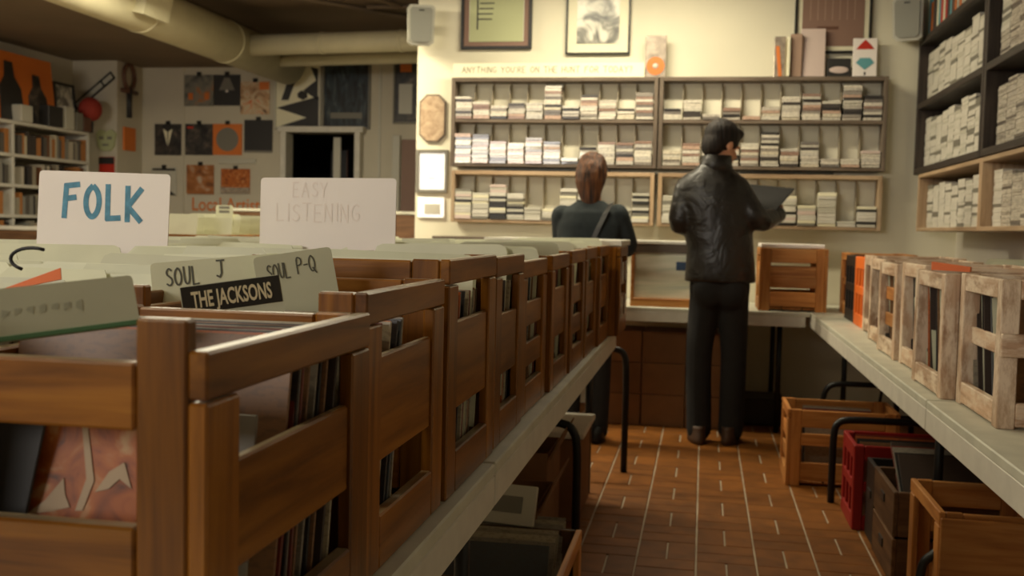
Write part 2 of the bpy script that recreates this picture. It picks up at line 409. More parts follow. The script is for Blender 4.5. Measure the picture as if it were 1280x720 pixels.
# panel seams on the far wall
struct(MB().box((-3.30, YP - 0.006, 1.5), (0.025, 0.012, 3.0)).build('trim_2', lgrey))
struct(MB().box((-5.47, YP - 0.006, 2.1), (0.02, 0.012, 1.9)).build('trim_3', wall_l))
# shop window in the wall behind the camera
WY = -3.3
sbox('wall_front', XL, -5.2, WY - 0.14, WY, 0, CEIL, wall_m)
sbox('wall_front', -2.2, XR, WY - 0.14, WY, 0, CEIL, wall_m)
sbox('wall_front', -5.2, -2.2, WY - 0.14, WY, 0, 1.75, wall_m)
sbox('wall_front', -5.2, -2.2, WY - 0.14, WY, 2.7, CEIL, wall_m)
w1 = struct(empty('window_1', (-3.7, WY - 0.07, 1.75)))
for x in (-1.475, 0, 1.475): MB().cbox((x, 0, 0.475), (0.05, 0.06, 0.95), 0.004).build('window_frame', white_m, w1)
for z in (0.025, 0.925): MB().cbox((0, 0, z), (2.9, 0.06, 0.05), 0.004).build('window_frame', white_m, w1)
for x in (-0.74, 0.74): MB().box((x, 0, 0.475), (1.42, 0.006, 0.85)).build('pane', glass_m, w1)

# ceiling services: big duct, two pipes, conduits, lamps
def pipe(name, p0, p1, r, mt, label, seams=0):
    e = empty(name, p0, label=label, cat='duct' if r > 0.12 else 'pipe'); v = Vector(p1) - Vector(p0)
    MB().tube([(0, 0, 0), v], r, 28).build('tube', mt, e, smooth=True)
    for i in range(seams):
        f = (i + 1) / (seams + 1); d = v.normalized()
        MB().tube([v * f - d * 0.012, v * f + d * 0.012], r + 0.006, 28).build('seam_band', mt, e, smooth=True)
    return e
dz = 2.755; dx = -4.22
du = pipe('air_duct', (dx, 3.0, dz), (dx, 10.05, dz), 0.185, duct_m, 'thick round cream air duct running under the ceiling at left', 4)
vb = MB()
for s in (-1, 1):
    vb.box((s * 0.17, 0, 0), (0.015, 0.34, 0.22)); vb.box((0, s * 0.17, 0), (0.355, 0.015, 0.22))
vent = vb.build('vent_box', duct_m, du, (0.09, 4.05, 0.02), (0, R(12), 0))
for i in range(6): MB().box((0.05, -0.12 + i * 0.045, -0.09), (0.22, 0.006, 0.03)).build('louvre', greyp, vent)
pipe('ceiling_pipe', (dx + 0.1, 8.85, 2.755), (-1.9, 8.75, 2.775), 0.092, duct_m, 'cream branch pipe leaving the big duct towards the cream wall', 2)
pipe('ceiling_pipe', (dx + 0.1, 9.5, 2.725), (-1.9, 9.4, 2.745), 0.060, duct_m, 'thinner cream pipe running below and behind the branch pipe')
for k, (a, b) in enumerate((((-3.9, 8.0, 3.09), (-2.2, 10.0, 3.09)), ((-3.2, 7.6, 3.09), (-2.3, 9.9, 3.09)), ((-3.0, 8.9, 3.09), (-1.9, 8.95, 3.09)))):
    tag(MB().tube([a, b], 0.018, 8).build('ceiling_conduit', ceil_m), ['brown conduit slanting across the dark ceiling above the branch pipe', 'second brown conduit on the dark ceiling nearer the cream wall', 'brown conduit on the ceiling parallel to the branch pipe'][k], 'conduit')
for i, (x, y, z, L, p) in enumerate(FIXTURES):
    e = empty('ceiling_lamp', (x, y, z), label=['fluorescent ceiling lamp near the cassette racks', 'fluorescent ceiling lamp above the middle of the left table', 'fluorescent ceiling lamp above the nearest crates', 'fluorescent ceiling lamp beside the round duct', 'fluorescent ceiling lamp in the left half nearer the window'][i], cat='lamp', group='ceiling lamps')
    MB().prism([(-0.09, -0.02), (-0.06, 0.03), (0.06, 0.03), (0.09, -0.02)], -L / 2, L / 2, M=Matrix.Rotation(R(90), 4, 'Z')).build('housing', white_m, e)
    for s in (-1, 1):
        MB().tube([(-L / 2 + .02, s * 0.04, -0.035), (L / 2 - .02, s * 0.04, -0.035)], 0.014, 10).build('tube', tube_m, e, smooth=True)
        MB().tube([(s * L * 0.4, 0, 0.03), (s * L * 0.4, 0, CEIL - z)], 0.006, 6).build('hanger', metalk, e)

# ------------------------------------------------------------------ tables
def table(name, x0, x1, y0, y1, label, front, zt=0.72, ap=0.085, end=0.16, inset=0.1):
    e = empty(name, ((x0 + x1) / 2, (y0 + y1) / 2, 0), label=label, cat='table')
    w, l = x1 - x0, y1 - y0
    MB().cbox((0, 0, zt - 0.012), (w, l, 0.024), 0.003).build('tabletop', table_m, e)
    if 'L' in front: MB().cbox((-w / 2 + 0.011, 0, zt - 0.024 - (ap - 0.024) / 2), (0.022, l, ap - 0.024), 0.002).build('apron', white_m, e)
    if 'R' in front: MB().cbox((w / 2 - 0.011, 0, zt - 0.024 - (ap - 0.024) / 2), (0.022, l, ap - 0.024), 0.002).build('apron', white_m, e)
    if 'F' in front: MB().cbox((0, -l / 2 + 0.011, zt - 0.024 - (ap - 0.024) / 2), (w - 0.05, 0.022, ap - 0.024), 0.002).build('apron', white_m, e)
    for sy in (-1, 1):
        yy = sy * (l / 2 - end if l > w else l / 2 - 0.1)
        xx = w / 2 - inset if l > w else w / 2 - 0.16
        for sx in (-1, 1):
            MB().tube([(sx * xx, yy, zt - 0.03), (sx * xx, yy, 0.0)], 0.016, 10).build('leg', metalk, e, smooth=True)
        if l > w:
            MB().tube([(-xx, yy, 0.14), (xx, yy, 0.14)], 0.010, 8).build('crossbar', metalk, e, smooth=True)
            MB().tube([(0, yy, 0.14), (0, yy - sy * 0.45, zt - 0.03)], 0.009, 8).build('brace', metalk, e, smooth=True)
    return e
table('trestle_table', -1.13, -0.377, 0.05, 1.915, 'white-edged trestle table carrying the nearest wooden crates at left', 'R')
table('trestle_table', -1.13, -0.377, 1.925, 4.70, 'white-edged trestle table under the far half of the left crates', 'R')
table('trestle_table', -1.90, -1.14, 0.6, 4.70, 'trestle table standing behind the left crate rows under the folk sign', 'L')
table('trestle_table', 0.62, 1.40, 0.9, 3.0, 'white trestle table nearest the camera on the right', 'L', end=0.5, inset=0.3)
table('trestle_table', 0.62, 1.40, 3.01, 6.90, 'long white trestle table on the right reaching the back corner', 'L', end=0.72, inset=0.2)
table('trestle_table', -1.7, 0.615, 6.13, 6.90, 'white trestle table across the back under the cassette racks', 'F')

# ------------------------------------------------------------------ crates, sleeves, dividers
def crate(name, x0, y0, w, l, h, mt, label, z0=0.72, side='frame', rot=0.0, inner=None, panel=0.14, group=None, post=0.062, drop=0.0, cat='crate', ends=None, style='plank', front=None, tall=0.0):
    """open-topped wooden crate, footprint x0..x0+w, y0..y0+l; parts: posts, rails, slats, base boards"""
    e = empty(name, (x0 + w / 2, y0 + l / 2, z0), (0, 0, rot), label, cat, group)
    a, b = w / 2, l / 2; mi = inner or mt
    if style == 'plank':
        t = 0.018
        for sx in (-1, 1):                       # long sides (facing +-x)
            x = sx * (a - t / 2); hh = h - (drop if sx < 0 else 0); L = l - 2 * post - 0.002
            for sy in (-1, 1): piece('post', e, (x, sy * (b - post / 2), (hh - 0.043) / 2), (hh - 0.043, post, t), mt, UP)
            piece('rail', e, (x, 0, hh - 0.0205), (l, t, 0.041), mt, ALONG_Y)
            piece('rail', e, (x, 0, 0.036), (L, t, 0.072), mt, ALONG_Y)
            xi = sx * (a - 0.011)
            zs = {'frame': [(0.14, panel)], 'two': [(0.11, 0.06), (0.21, 0.06)], 'bar': [(0.17, 0.04)]}.get(side, [])
            for zb, ph in zs: piece('slat', e, (xi, 0, zb + ph / 2), (L, 0.012, ph), mi, ALONG_Y)
        W2 = w - 2 * t - 0.001; W3 = W2 - 0.094
        for sy in (-1, 1):                       # ends (facing +-y)
            y = sy * (b - t / 2)
            for sx in (-1, 1):
                eh = h + (tall if sy < 0 else 0); piece('post', e, (sx * (a - t - 0.0235), y, eh / 2), (eh - 0.001, t, 0.046), mi, UP)
            for zc, ph in (ends if ends and sy < 0 else [(h - 0.043, 0.08), (h - 0.14, 0.055), (0.07, 0.085)]): piece('rail', e, (0, y, zc), (W3, t, ph), mi)
    else:
        t = 0.042; L = l - 2 * t - .001; W3 = w - 2 * t - .001
        for sx in (-1, 1):
            for sy in (-1, 1): piece('post', e, (sx * (a - t / 2), sy * (b - t / 2), h / 2), (h, t, t), mt, UP)
            for zc, ph in ((h - 0.024, 0.046), (0.034, 0.056)):
                piece('rail', e, (sx * (a - 0.011), 0, zc), (L, 0.02, ph), mt, ALONG_Y)
                piece('rail', e, (0, sx * (b - 0.011), zc), (W3, 0.02, ph), mt)
            for zc, ph in {'bar': [(0.19, 0.045)], 'two': [(0.13, 0.05), (0.23, 0.05)], 'frame': [(0.18, 0.13)]}.get(side, []): piece('slat', e, (sx * (a - 0.028), 0, zc), (L + 0.02, 0.012, ph), mi, ALONG_Y)
        for zc, ph in (front or []):
            piece('slat', e, (0, -b - 0.007, zc), (w, 0.014, ph), mt)
        t = 0.042
    for k in range(3):
        piece('base_board', e, ((k - 1) * (w - 2 * t) / 3.05, 0, 0.0145), (l - 2 * t - 0.004, (w - 2 * t) / 3.25, 0.011), mi, ALONG_Y)
    return e

NUMW = 'first second third fourth fifth sixth seventh eighth ninth tenth eleventh twelfth thirteenth fourteenth fifteenth sixteenth seventeenth eighteenth nineteenth twentieth'.split()
NUMW += ['twenty-' + q for q in NUMW[:9]] + ['thirtieth'] + ['thirty-' + q for q in NUMW[:9]] + ['fortieth'] + ['forty-' + q for q in NUMW[:9]] + ['fiftieth'] + ['fifty-' + q for q in NUMW[:9]]
SLV = MB().cbox((0, 0, 0.1575), (0.315, 0.0042, 0.315), 0.0008).mesh('record_sleeve', sleeve_m)
STUFF = MB()
DIVN = {}
nsl = [0]
def sleeves(x, y0, y1, z0, n, desc, lean=R(-8), xw=0.0, h=None, real=True):
    for i in range(n):
        y = y0 + (y1 - y0) * (i + 0.5) / n + random.uniform(-0.004, 0.004)
        M = Matrix.Translation((x + random.uniform(-0.006, 0.006), y, z0)) @ Euler((lean + random.uniform(-0.05, 0.05), 0, random.uniform(-0.03, 0.03))).to_matrix().to_4x4()
        if real:
            o = obj('record_sleeve', SLV); o.matrix_world = M; nsl[0] += 1
            tag(o, '%s record sleeve from the front in %s' % (NUMW[i], desc), 'record', 'sleeves in ' + desc)
        else:
            STUFF.box((0, 0, 0.1575), (0.315, 0.0042, 0.315), random.randrange(3), M)
DIV = [None, None, None]
for k in range(3):
    a = 0.155; r = 0.018; top = 0.355
    poly = [(-a, 0.02), (a, 0.02), (a, top - r), (a - r * 0.3, top - r * 0.3), (a - r, top), (-a + r, top), (-a + r * 0.3, top - r * 0.3), (-a, top - r)]
    if k == 1: poly = [(-a, 0.02), (a, 0.02), (a, top - 0.045), (a - 0.02, top - 0.03), (0.05, top - 0.03), (0.035, top), (-a + r, top), (-a, top - r)]
    if k == 2: poly = [(-a, 0.02), (a, 0.02), (a, top - r), (a - r, top), (-0.02, top), (-0.035, top - 0.03), (-a + 0.02, top - 0.03), (-a, top - 0.045)]
    DIV[k] = MB().prism(poly, -0.0009, 0.0009).mesh('record_divider', card_m)
def divider(x, y, z0, desc, lean=R(-16), yaw=0.0, k=None, roll=0.0):
    o = obj('record_divider', DIV[random.randrange(3) if k is None else k], None, (x, y, z0), (lean, roll, yaw))
    DIVN[desc] = DIVN.get(desc, -1) + 1
    return tag(o, '%s pale divider card from the front in %s' % (NUMW[DIVN[desc]], desc), 'divider', 'dividers in ' + desc)
ORD = ['first', 'second', 'third', 'fourth', 'fifth', 'sixth', 'seventh', 'eighth', 'ninth', 'tenth', 'eleventh']
ZT = 0.72
# front row on the left table
rowA = [(0.78, 0.42, 0.343), (1.212, 0.385, 0.366), (1.622, 0.38, 0.396), (2.03, 0.32, 0.39), (2.376, 0.375, 0.371), (2.795, 0.36, 0.376), (3.185, 0.37, 0.382), (3.58, 0.36, 0.384), (3.955, 0.38, 0.386)]
for i, (y, l, h) in enumerate(rowA):
    xo = [-.394, -.402, -.400, -.404, -.410, -.402, -.398, -.396, -.385][i]
    d = '%s brown crate of the left front row' % ORD[i]
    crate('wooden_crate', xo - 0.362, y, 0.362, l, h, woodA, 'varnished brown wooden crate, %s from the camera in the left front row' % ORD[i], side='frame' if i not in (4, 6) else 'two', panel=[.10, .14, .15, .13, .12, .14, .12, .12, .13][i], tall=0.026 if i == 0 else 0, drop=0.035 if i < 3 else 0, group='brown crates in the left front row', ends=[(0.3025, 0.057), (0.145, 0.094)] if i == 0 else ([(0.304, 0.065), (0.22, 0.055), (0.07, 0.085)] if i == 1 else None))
    x = xo - 0.181
    n = (13, 8, 13)[i] if i < 3 else (11 if i < 6 else 8)
    sleeves(x, y + (0.17 if i == 0 else 0.07), y + l - (0.09 if i != 1 else 0.19), ZT + (0.022 if i != 1 else 0.008), n, d, R(-10))
# row A dividers, denser further away
    if i >= 2:
        m = 3 if i < 3 else 7; up = (0.0, 0.0, 0.016)[i] if i < 3 else 0.036
        for q in range(m):
            divider(x + random.uniform(-.006, .006), y + 0.17 + (l - 0.23) * (q + 0.6) / m, ZT + 0.022 + up + random.uniform(-0.01, 0.006) + (h - 0.385) * 0.6, d, R(-12) + random.uniform(-.06, .06), random.uniform(-.05, .05), roll=random.uniform(-.02, .02))
# second and third rows behind
for row, (xo, y0) in enumerate(((-0.785, 0.82), (-1.165, 1.0), (-1.545, 1.6))):
    y = y0; i = 0
    while y < 4.3:
        l = 0.36 + 0.03 * random.random(); h = 0.345 + 0.010 * random.random()
        rn = ['second', 'third', 'fourth'][row]
        d = '%s crate of the left table\'s %s row' % (ORD[i], rn)
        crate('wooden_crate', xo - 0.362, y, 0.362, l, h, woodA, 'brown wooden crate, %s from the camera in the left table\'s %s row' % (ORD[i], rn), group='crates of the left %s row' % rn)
        x = xo - 0.181
        if row == 0 and i < 5: sleeves(x, y + 0.05, y + l - 0.05, ZT + 0.022, 8, d, R(-12))
        else: sleeves(x, y + 0.05, y + l - 0.05, ZT + 0.022, 8, d, R(-12), real=False)
        m = [8, 8, 5][row]
        for q in range(m):
            divider(x + random.uniform(-.008, .008), y + 0.08 + (l - 0.12) * (q + 0.6) / m, ZT + 0.022 + (0.024 if y > 1.55 else 0) + random.uniform(-0.012, 0.012), d, R(-15) + random.uniform(-.08, .08), random.uniform(-.06, .06), roll=random.uniform(-.025, .025))
        y += l + 0.015; i += 1
# end crate with slots, white board on top
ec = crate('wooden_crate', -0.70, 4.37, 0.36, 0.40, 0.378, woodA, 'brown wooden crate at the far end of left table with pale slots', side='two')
for yy in (-0.09, 0.09):
    for zz in (0.12, 0.27): MB().cbox((0.1815, yy, zz), (0.004, 0.05, 0.085), 0.001).build('slot_plate', white_m, ec)
tag(MB().cbox((-0.64, 4.66, 1.113), (0.60, 0.5, 0.026), 0.004).build('white_board', white_m), 'white board lying on the crates in front of the woman', 'board')

# ---- right table crates
rowR = [(2.08, 0.42, 0.36, .745), (2.60, 0.40, 0.355, .695), (3.03, 0.40, 0.35, .66), (3.50, 0.38, 0.36, .70), (3.93, 0.37, 0.35, .69), (4.36, 0.37, 0.355, .72), (4.78, 0.36, 0.36, .755)]
for i, (y, l, h, x0) in enumerate(rowR):
    d = '%s pale crate along the right table' % ORD[i]
    crate('wooden_crate', x0, y, 0.372, l, h, woodR, 'weathered pale wooden crate, %s from the camera along the right table edge' % ORD[i], side=['none', 'bar', 'none', 'none', 'two', 'none', 'frame'][i], inner=woodO if i != 1 else woodR, group='pale crates along the right table', style='open', front=[(0.20, 0.055)] if i in (0, 1) else None)
    sleeves(x0 + 0.186, y + 0.06, y + l - 0.04, ZT + 0.022, 7, d, R(-14))
    for q in range(3 if i < 3 else 2):
        divider(x0 + 0.186, y + 0.12 + q * 0.1, ZT + 0.0, d, R(-20) + random.uniform(-.08, .08), random.uniform(-.05, .05))
for i in range(5):
    y = 2.3 + i * 0.42; d = '%s crate of the right table\'s wall row' % ORD[i]
    crate('wooden_crate', 1.085, y, 0.362, 0.39, 0.335, woodR, 'pale wooden crate, %s from the camera in the right wall row' % ORD[i], inner=woodO, group='crates of the right wall row')
    sleeves(1.085 + 0.181, y + 0.05, y + 0.34, ZT + 0.022, 7, d, R(-14), real=False)
    for q in range(5):
        divider(1.085 + 0.181, y + 0.08 + q * 0.065, ZT + 0.022 + random.uniform(-.01, .006), d, R(-18) + random.uniform(-.08, .08), random.uniform(-.06, .06))
tag(MB().prism([(-0.055, 0.002), (0.05, 0), (0.05, 0.014), (-0.055, 0.026)], -0.02, 0.02).build('orange_card', orangep, None, (0.72, 3.22, 1.072), (0, 0, R(-20))), 'bright orange card lying on a pale crate on the right', 'card')
# plastic crates at the far end
def plastic_crate(name, x0, y0, w, l, h, mt, label, z0=0.0, rot=0.0, cat='crate'):
    e = empty(name, (x0 + w / 2, y0 + l / 2, z0), (0, 0, rot), label, cat); t = 0.016
    for sx in (-1, 1):
        for sy in (-1, 1): MB().cbox((sx * (w / 2 - .02), sy * (l / 2 - .02), h / 2), (0.04, 0.04, h), .004).build('corner_post', mt, e)
    for sx in (-1, 1):
        for k, zz in enumerate((0.03, h * 0.52, h - 0.03)):
            MB().cbox((sx * (w / 2 - t / 2), 0, zz), (t, l - 0.08, 0.06 if k != 1 else 0.04), .003).build('rim' if k != 1 else 'side_bar', mt, e)
            MB().cbox((0, sx * (l / 2 - t / 2), zz), (w - 0.08, t, 0.06 if k != 1 else 0.04), .003).build('rim' if k != 1 else 'side_bar', mt, e)
        for yy in (-1, 1): MB().cbox((sx * (w / 2 - t / 2), yy * l * 0.15, h / 2), (t * 0.8, 0.025, h - 0.12), .002).build('side_bar', mt, e)
    MB().cbox((0, 0, 0.008), (w - 0.04, l - 0.04, 0.012), .002).build('base', mt, e)
    return e
plastic_crate('plastic_crate', 0.765, 5.17, 0.35, 0.34, 0.345, orangep, 'orange plastic crate on the right table between wood and dark crates', ZT)
sleeves(0.94, 5.22, 5.46, ZT + 0.02, 6, 'the orange plastic crate on the right table', R(-12))
plastic_crate('plastic_crate', 0.77, 5.54, 0.36, 0.36, 0.345, darkp, 'dark plastic crate on the right table beside the back corner', ZT)
sleeves(0.95, 5.6, 5.85, ZT + 0.02, 6, 'the dark plastic crate on the right table', R(-12))
crate('wooden_crate', 0.80, 5.95, 0.35, 0.40, 0.35, woodO, 'orange pine crate standing in the back right table corner', side='bar', inner=woodO)
fc = crate('wooden_crate', 0.325, 6.19, 0.385, 0.36, 0.365, woodO, 'orange pine crate under a white slab on the back table', side='frame', inner=woodO)
piece('slat', fc, (0, -0.16, 0.20), (0.32, 0.012, 0.13), woodO)
tag(MB().cbox((0.51, 6.37, 1.100), (0.36, 0.34, 0.022), 0.003).build('white_slab', paper_m), 'white slab lying on top of the back table crate', 'slab')
for k in range(5):
    tag(MB().cbox((0.515 + random.uniform(-.005, .005), 6.37, 0.775 + k * 0.009), (0.30, 0.29, 0.007), .001).build('record_sleeve', sleeve_m), '%s record sleeve up lying flat inside the pine back crate' % NUMW[k], 'record', 'flat sleeves in the back crate')
# display case beside the man
dc = empty('display_case', (-0.22, 6.33, ZT), label='wooden display case with a pale bright front beside the man', cat='display case')
MB().cbox((0, 0, 0.025), (0.40, 0.30, 0.05), .003).build('base', woodO, dc)
MB().cbox((0, 0, 0.345), (0.40, 0.30, 0.05), .003).build('top', woodG, dc)
MB().cbox((0, 0, 0.382), (0.42, 0.32, 0.02), .003).build('lid', white_m, dc)
for s in (-1, 1): MB().cbox((s * 0.19, 0, 0.185), (0.02, 0.30, 0.27), .002).build('side', woodO, dc)
MB().cbox((0, -0.125, 0.185), (0.36, 0.01, 0.268), .002).build('front_panel', pr_pale, dc)
MB().cbox((0.10, -0.132, 0.245), (0.07, 0.004, 0.05), .001).build('blue_label', plain('blue_print', (50, 76, 110), 0.4), dc)

# ---- named signs and dividers (hand lettering)
ST = {
 'A': [[(0, 0), (.3, 1), (.6, 0)], [(.12, .4), (.48, .4)]], 'B': [[(0, 0), (0, 1), (.4, .95), (.45, .72), (.35, .55), (0, .5), (.45, .45), (.52, .2), (.4, 0), (0, 0)]],
 'C': [[(.55, .85), (.35, 1), (.1, .85), (0, .5), (.1, .15), (.35, 0), (.55, .15)]], 'D': [[(0, 0), (0, 1), (.3, .95), (.55, .7), (.55, .3), (.3, .05), (0, 0)]],
 'E': [[(.5, 1), (0, 1), (0, 0), (.5, 0)], [(0, .52), (.4, .52)]], 'F': [[(.55, 1), (.05, .95), (0, 0)], [(.02, .55), (.42, .6)]],
 'G': [[(.55, .85), (.35, 1), (.1, .85), (0, .5), (.1, .15), (.35, 0), (.55, .15), (.55, .45), (.35, .45)]], 'H': [[(0, 0), (0, 1)], [(.5, 0), (.5, 1)], [(0, .5), (.5, .5)]],
 'I': [[(.12, 0), (.12, 1)]], 'J': [[(.1, 1), (.6, 1)], [(.4, 1), (.38, .25), (.25, .02), (.05, .12)]], 'K': [[(.02, 0), (0, 1)], [(.55, .95), (.03, .42), (.55, 0)]],
 'L': [[(0, 1), (.02, 0), (.5, .03)]], 'M': [[(0, 0), (.05, 1), (.3, .4), (.55, 1), (.6, 0)]], 'N': [[(0, 0), (0, 1), (.5, 0), (.5, 1)]],
 'O': [[(.3, 1), (.08, .82), (0, .5), (.08, .18), (.3, 0), (.52, .18), (.6, .5), (.52, .82), (.3, 1)]], 'P': [[(0, 0), (0, 1), (.4, .95), (.5, .75), (.38, .52), (0, .48)]],
 'Q': [[(.3, 1), (.08, .82), (0, .5), (.08, .18), (.3, 0), (.52, .18), (.6, .5), (.52, .82), (.3, 1)], [(.35, .25), (.65, -.08)]], 'R': [[(0, 0), (0, 1), (.4, .95), (.5, .75), (.38, .52), (0, .48)], [(.2, .5), (.52, 0)]],
 'S': [[(.5, .85), (.3, 1), (.08, .85), (.08, .65), (.3, .52), (.5, .38), (.5, .15), (.28, 0), (.02, .14)]], 'T': [[(0, 1), (.6, 1)], [(.3, 1), (.3, 0)]],
 'U': [[(0, 1), (.02, .2), (.22, 0), (.45, .15), (.5, 1)]], 'V': [[(0, 1), (.28, 0), (.55, 1)]], 'Y': [[(0, 1), (.28, .5), (.55, 1)], [(.28, .5), (.26, 0)]], 'Z': [[(0, 1), (.5, 1), (0, 0), (.5, 0)]], "'": [[(.1, 1), (.08, .8)]], '?': [[(0, .8), (.2, 1), (.42, .85), (.4, .6), (.2, .45), (.2, .28)], [(.2, .08), (.2, 0)]],
 '-': [[(.05, .48), (.4, .5)]], ' ': [], ',': [[(.1, .1), (.02, -.12)]],
}
def lettering(parent, text, x0, z0, h, w, mt, y=-0.002, gap=0.28, wide=1.0, jit=0.0, name='lettering', slope=0.0):
    b = MB(); x = x0; rnd = random.Random(len(text))
    for ci, ch in enumerate(text):
        ss = ST.get(ch, []); mx = max([p[0] for s in ss for p in s], default=0.35)
        dz = z0 + rnd.uniform(-jit, jit) * h + slope * (x - x0)
        for si, s in enumerate(ss):
            if len(s) > 5 or (len(s) == 5 and ch in 'UJ'):
                for _ in range(2): s = [s[0]] + [r_ for k in range(len(s) - 1) for r_ in ((s[k][0] * .75 + s[k + 1][0] * .25, s[k][1] * .75 + s[k + 1][1] * .25), (s[k][0] * .25 + s[k + 1][0] * .75, s[k][1] * .25 + s[k + 1][1] * .75))] + [s[-1]]
            for k in range(len(s) - 1):
                p = Vector((x + s[k][0] * h * wide, dz + s[k][1] * h)); q = Vector((x + s[k + 1][0] * h * wide, dz + s[k + 1][1] * h))
                d = (q - p).normalized(); nn = Vector((-d.y, d.x)) * (w / 2); ex = min(w * 0.35, (q - p).length * 0.5); p2 = p - d * ex; q2 = q + d * ex
                yy = y - 0.00002 * (k % 7 + 7 * si)
                poly = [p2 + nn, q2 + nn, q2 - nn, p2 - nn]
                b.add([(v.x, yy, v.y) for v in poly], [(3, 2, 1, 0)])
        x += (mx + gap) * h * wide
    return b.build(name, mt, parent)
def signcard(name, loc, w, h, label, mt=paper_m, rot=(0, 0, 0), r=0.008, t=0.0024, cat='sign'):
    poly = [(-w / 2, 0), (w / 2, 0), (w / 2, h - r), (w / 2 - r * .3, h - r * .3), (w / 2 - r, h), (-w / 2 + r, h), (-w / 2 + r * .3, h - r * .3), (-w / 2, h - r)]
    o = MB().prism(poly, -t / 2, t / 2).build(name, mt, None, loc, rot)
    return tag(o, label, cat)
s = signcard('section_sign', (-1.318, 2.1, 1.075), 0.313, 0.197, 'white folk section sign with blue hand-painted letters', rot=(R(-3), R(0.9), R(2)))
lettering(s, 'FOLK', -0.092, 0.097, 0.072, 0.0125, inkb_m, wide=0.78, gap=0.34, jit=0.03, slope=-0.02)
s = signcard('section_sign', (-0.866, 2.3, 1.07), 0.333, 0.206, 'white section sign with nearly erased pink lettering', rot=(R(-3), R(-0.5), R(0)))
lettering(s, 'LISTENING', -0.125, 0.105, 0.040, 0.0035, inkp_m, wide=0.85, gap=0.26, jit=0.05)
lettering(s, 'EASY', -0.085, 0.162, 0.034, 0.0032, inkp_m, wide=0.8, gap=0.3, jit=0.05)
# SOUL J, THE JACKSONS, SOUL P-Q
s = signcard('record_divider', (-0.666, 1.41, 0.802), 0.19, 0.32, 'pale green divider card lettered soul J behind the black card', card_m, (R(-12), R(-5.7), R(26)), 0.006, cat='divider')
lettering(s, 'SOUL', -0.074, 0.284, 0.027, 0.0026, ink_m, wide=0.62, gap=0.22, jit=0.05)
lettering(s, 'J', -0.002, 0.290, 0.026, 0.0026, ink_m, wide=0.8)
s = signcard('record_divider', (-0.540, 1.458, 0.814), 0.118, 0.32, 'pale green divider card lettered soul P-Q', card_m, (R(-10), R(-9), R(32)), 0.006, cat='divider')
lettering(s, 'SOUL', -0.042, 0.283, 0.023, 0.0020, ink_m, wide=0.54, gap=0.18, jit=0.05)
lettering(s, 'P-Q', 0.003, 0.286, 0.025, 0.0020, ink_m, wide=0.60, gap=0.16)
s = signcard('record_divider', (-0.552, 1.252, 0.800), 0.13, 0.30, 'black divider card with cream block lettering, the jacksons', card_m, (R(-12), R(-8), R(30)), 0.004, cat='divider')
MB().cbox((0.0, -0.0020, 0.281), (0.128, 0.0016, 0.036), .0005).build('black_strip', blackp, s)
def text_mesh(parent, text, size, mt, loc, rot, name='lettering', bold=0.0, ext=0.0004, sx=1.0, align='CENTER'):
    cu = bpy.data.curves.new(name, 'FONT'); cu.body = text; cu.size = size; cu.extrude = ext; cu.offset = bold; cu.align_x = align; cu.resolution_u = 3
    tmp = bpy.data.objects.new('tmp_text', cu); COL.objects.link(tmp); bpy.context.view_layer.update()
    me = bpy.data.meshes.new_from_object(tmp.evaluated_get(bpy.context.evaluated_depsgraph_get())); bpy.data.objects.remove(tmp)
    me.materials.clear(); me.materials.append(mt)
    o = obj(name, me, parent, loc, rot); o.scale = (sx, 1, 1); return o
text_mesh(s, 'THE JACKSONS', 0.030, creamp, (0.0, -0.0034, 0.270), (R(90), 0, 0), bold=0.0007, sx=0.50)
# near card in the first crate, with a green lower edge
s = signcard('record_divider', (-0.622, 0.885, 1.054), 0.19, 0.052, 'worn pale card with green lower edge in the nearest crate', card_m, (R(-18), R(-6), R(42)), 0.004, cat='divider')
MB().cbox((0, -0.002, 0.003), (0.19, 0.003, 0.005), .0005).build('green_edge', plain('green_tape', (84, 124, 84), 0.5), s)
rs = random.Random(3); sm = MB()
for q in range(9): sm.add([(-0.05 + q * 0.011, -0.0016, 0.026 + rs.uniform(-.003, .003)), (-0.044 + q * 0.011, -0.0016, 0.024 + rs.uniform(-.003, .003)), (-0.043 + q * 0.011, -0.0016, 0.030 + rs.uniform(-.002, .004)), (-0.049 + q * 0.011, -0.0016, 0.031)], [(0, 1, 2, 3)])
sm.build('smudge', plain('smudged_pencil', (172, 172, 146), 0.7), s)
s = signcard('record_sleeve', (-0.592, 0.885, 0.862), 0.125, 0.135, 'orange and white illustrated record sleeve in the nearest crate', pr_orange, (R(-10), R(12), R(4)), 0.002, 0.004, cat='record')
o = MB().cbox((0, -0.0025, 0.0675), (0.133, 0.001, 0.143), .0004).build('orange_border', orange, s, (0, 0.003, 0))
tanl = plain('tan_figure', (190, 164, 128), 0.5)
for poly in ([(-0.045, 0.012), (-0.03, 0.03), (-0.018, 0.055), (-0.012, 0.04), (-0.004, 0.03), (-0.02, 0.022)], [(0.016, 0.05), (0.024, 0.072), (0.036, 0.084), (0.05, 0.062), (0.036, 0.068), (0.028, 0.056)], [(0.002, 0.028), (0.009, 0.03), (0.012, 0.06), (-0.01, 0.11), (-0.02, 0.12), (0.004, 0.06)]):
    MB().prism(poly, -0.0032, -0.0022).build('figure_print', tanl, s)
tag(MB().cbox((0, 0, 0.1), (0.31, 0.004, 0.2), .001).build('record_sleeve', greyc, None, (-0.585, 0.930, 0.78), (R(-8), 0, 0)), 'plain grey record sleeve behind the orange illustrated one', 'record')
tag(MB().cbox((0, 0, 0.11), (0.16, 0.004, 0.22), .001).build('record_sleeve', darkc, None, (-0.72, 0.87, 0.80), (R(-8), R(8), R(-6))), 'dark record sleeve at the left inside the nearest crate', 'record')
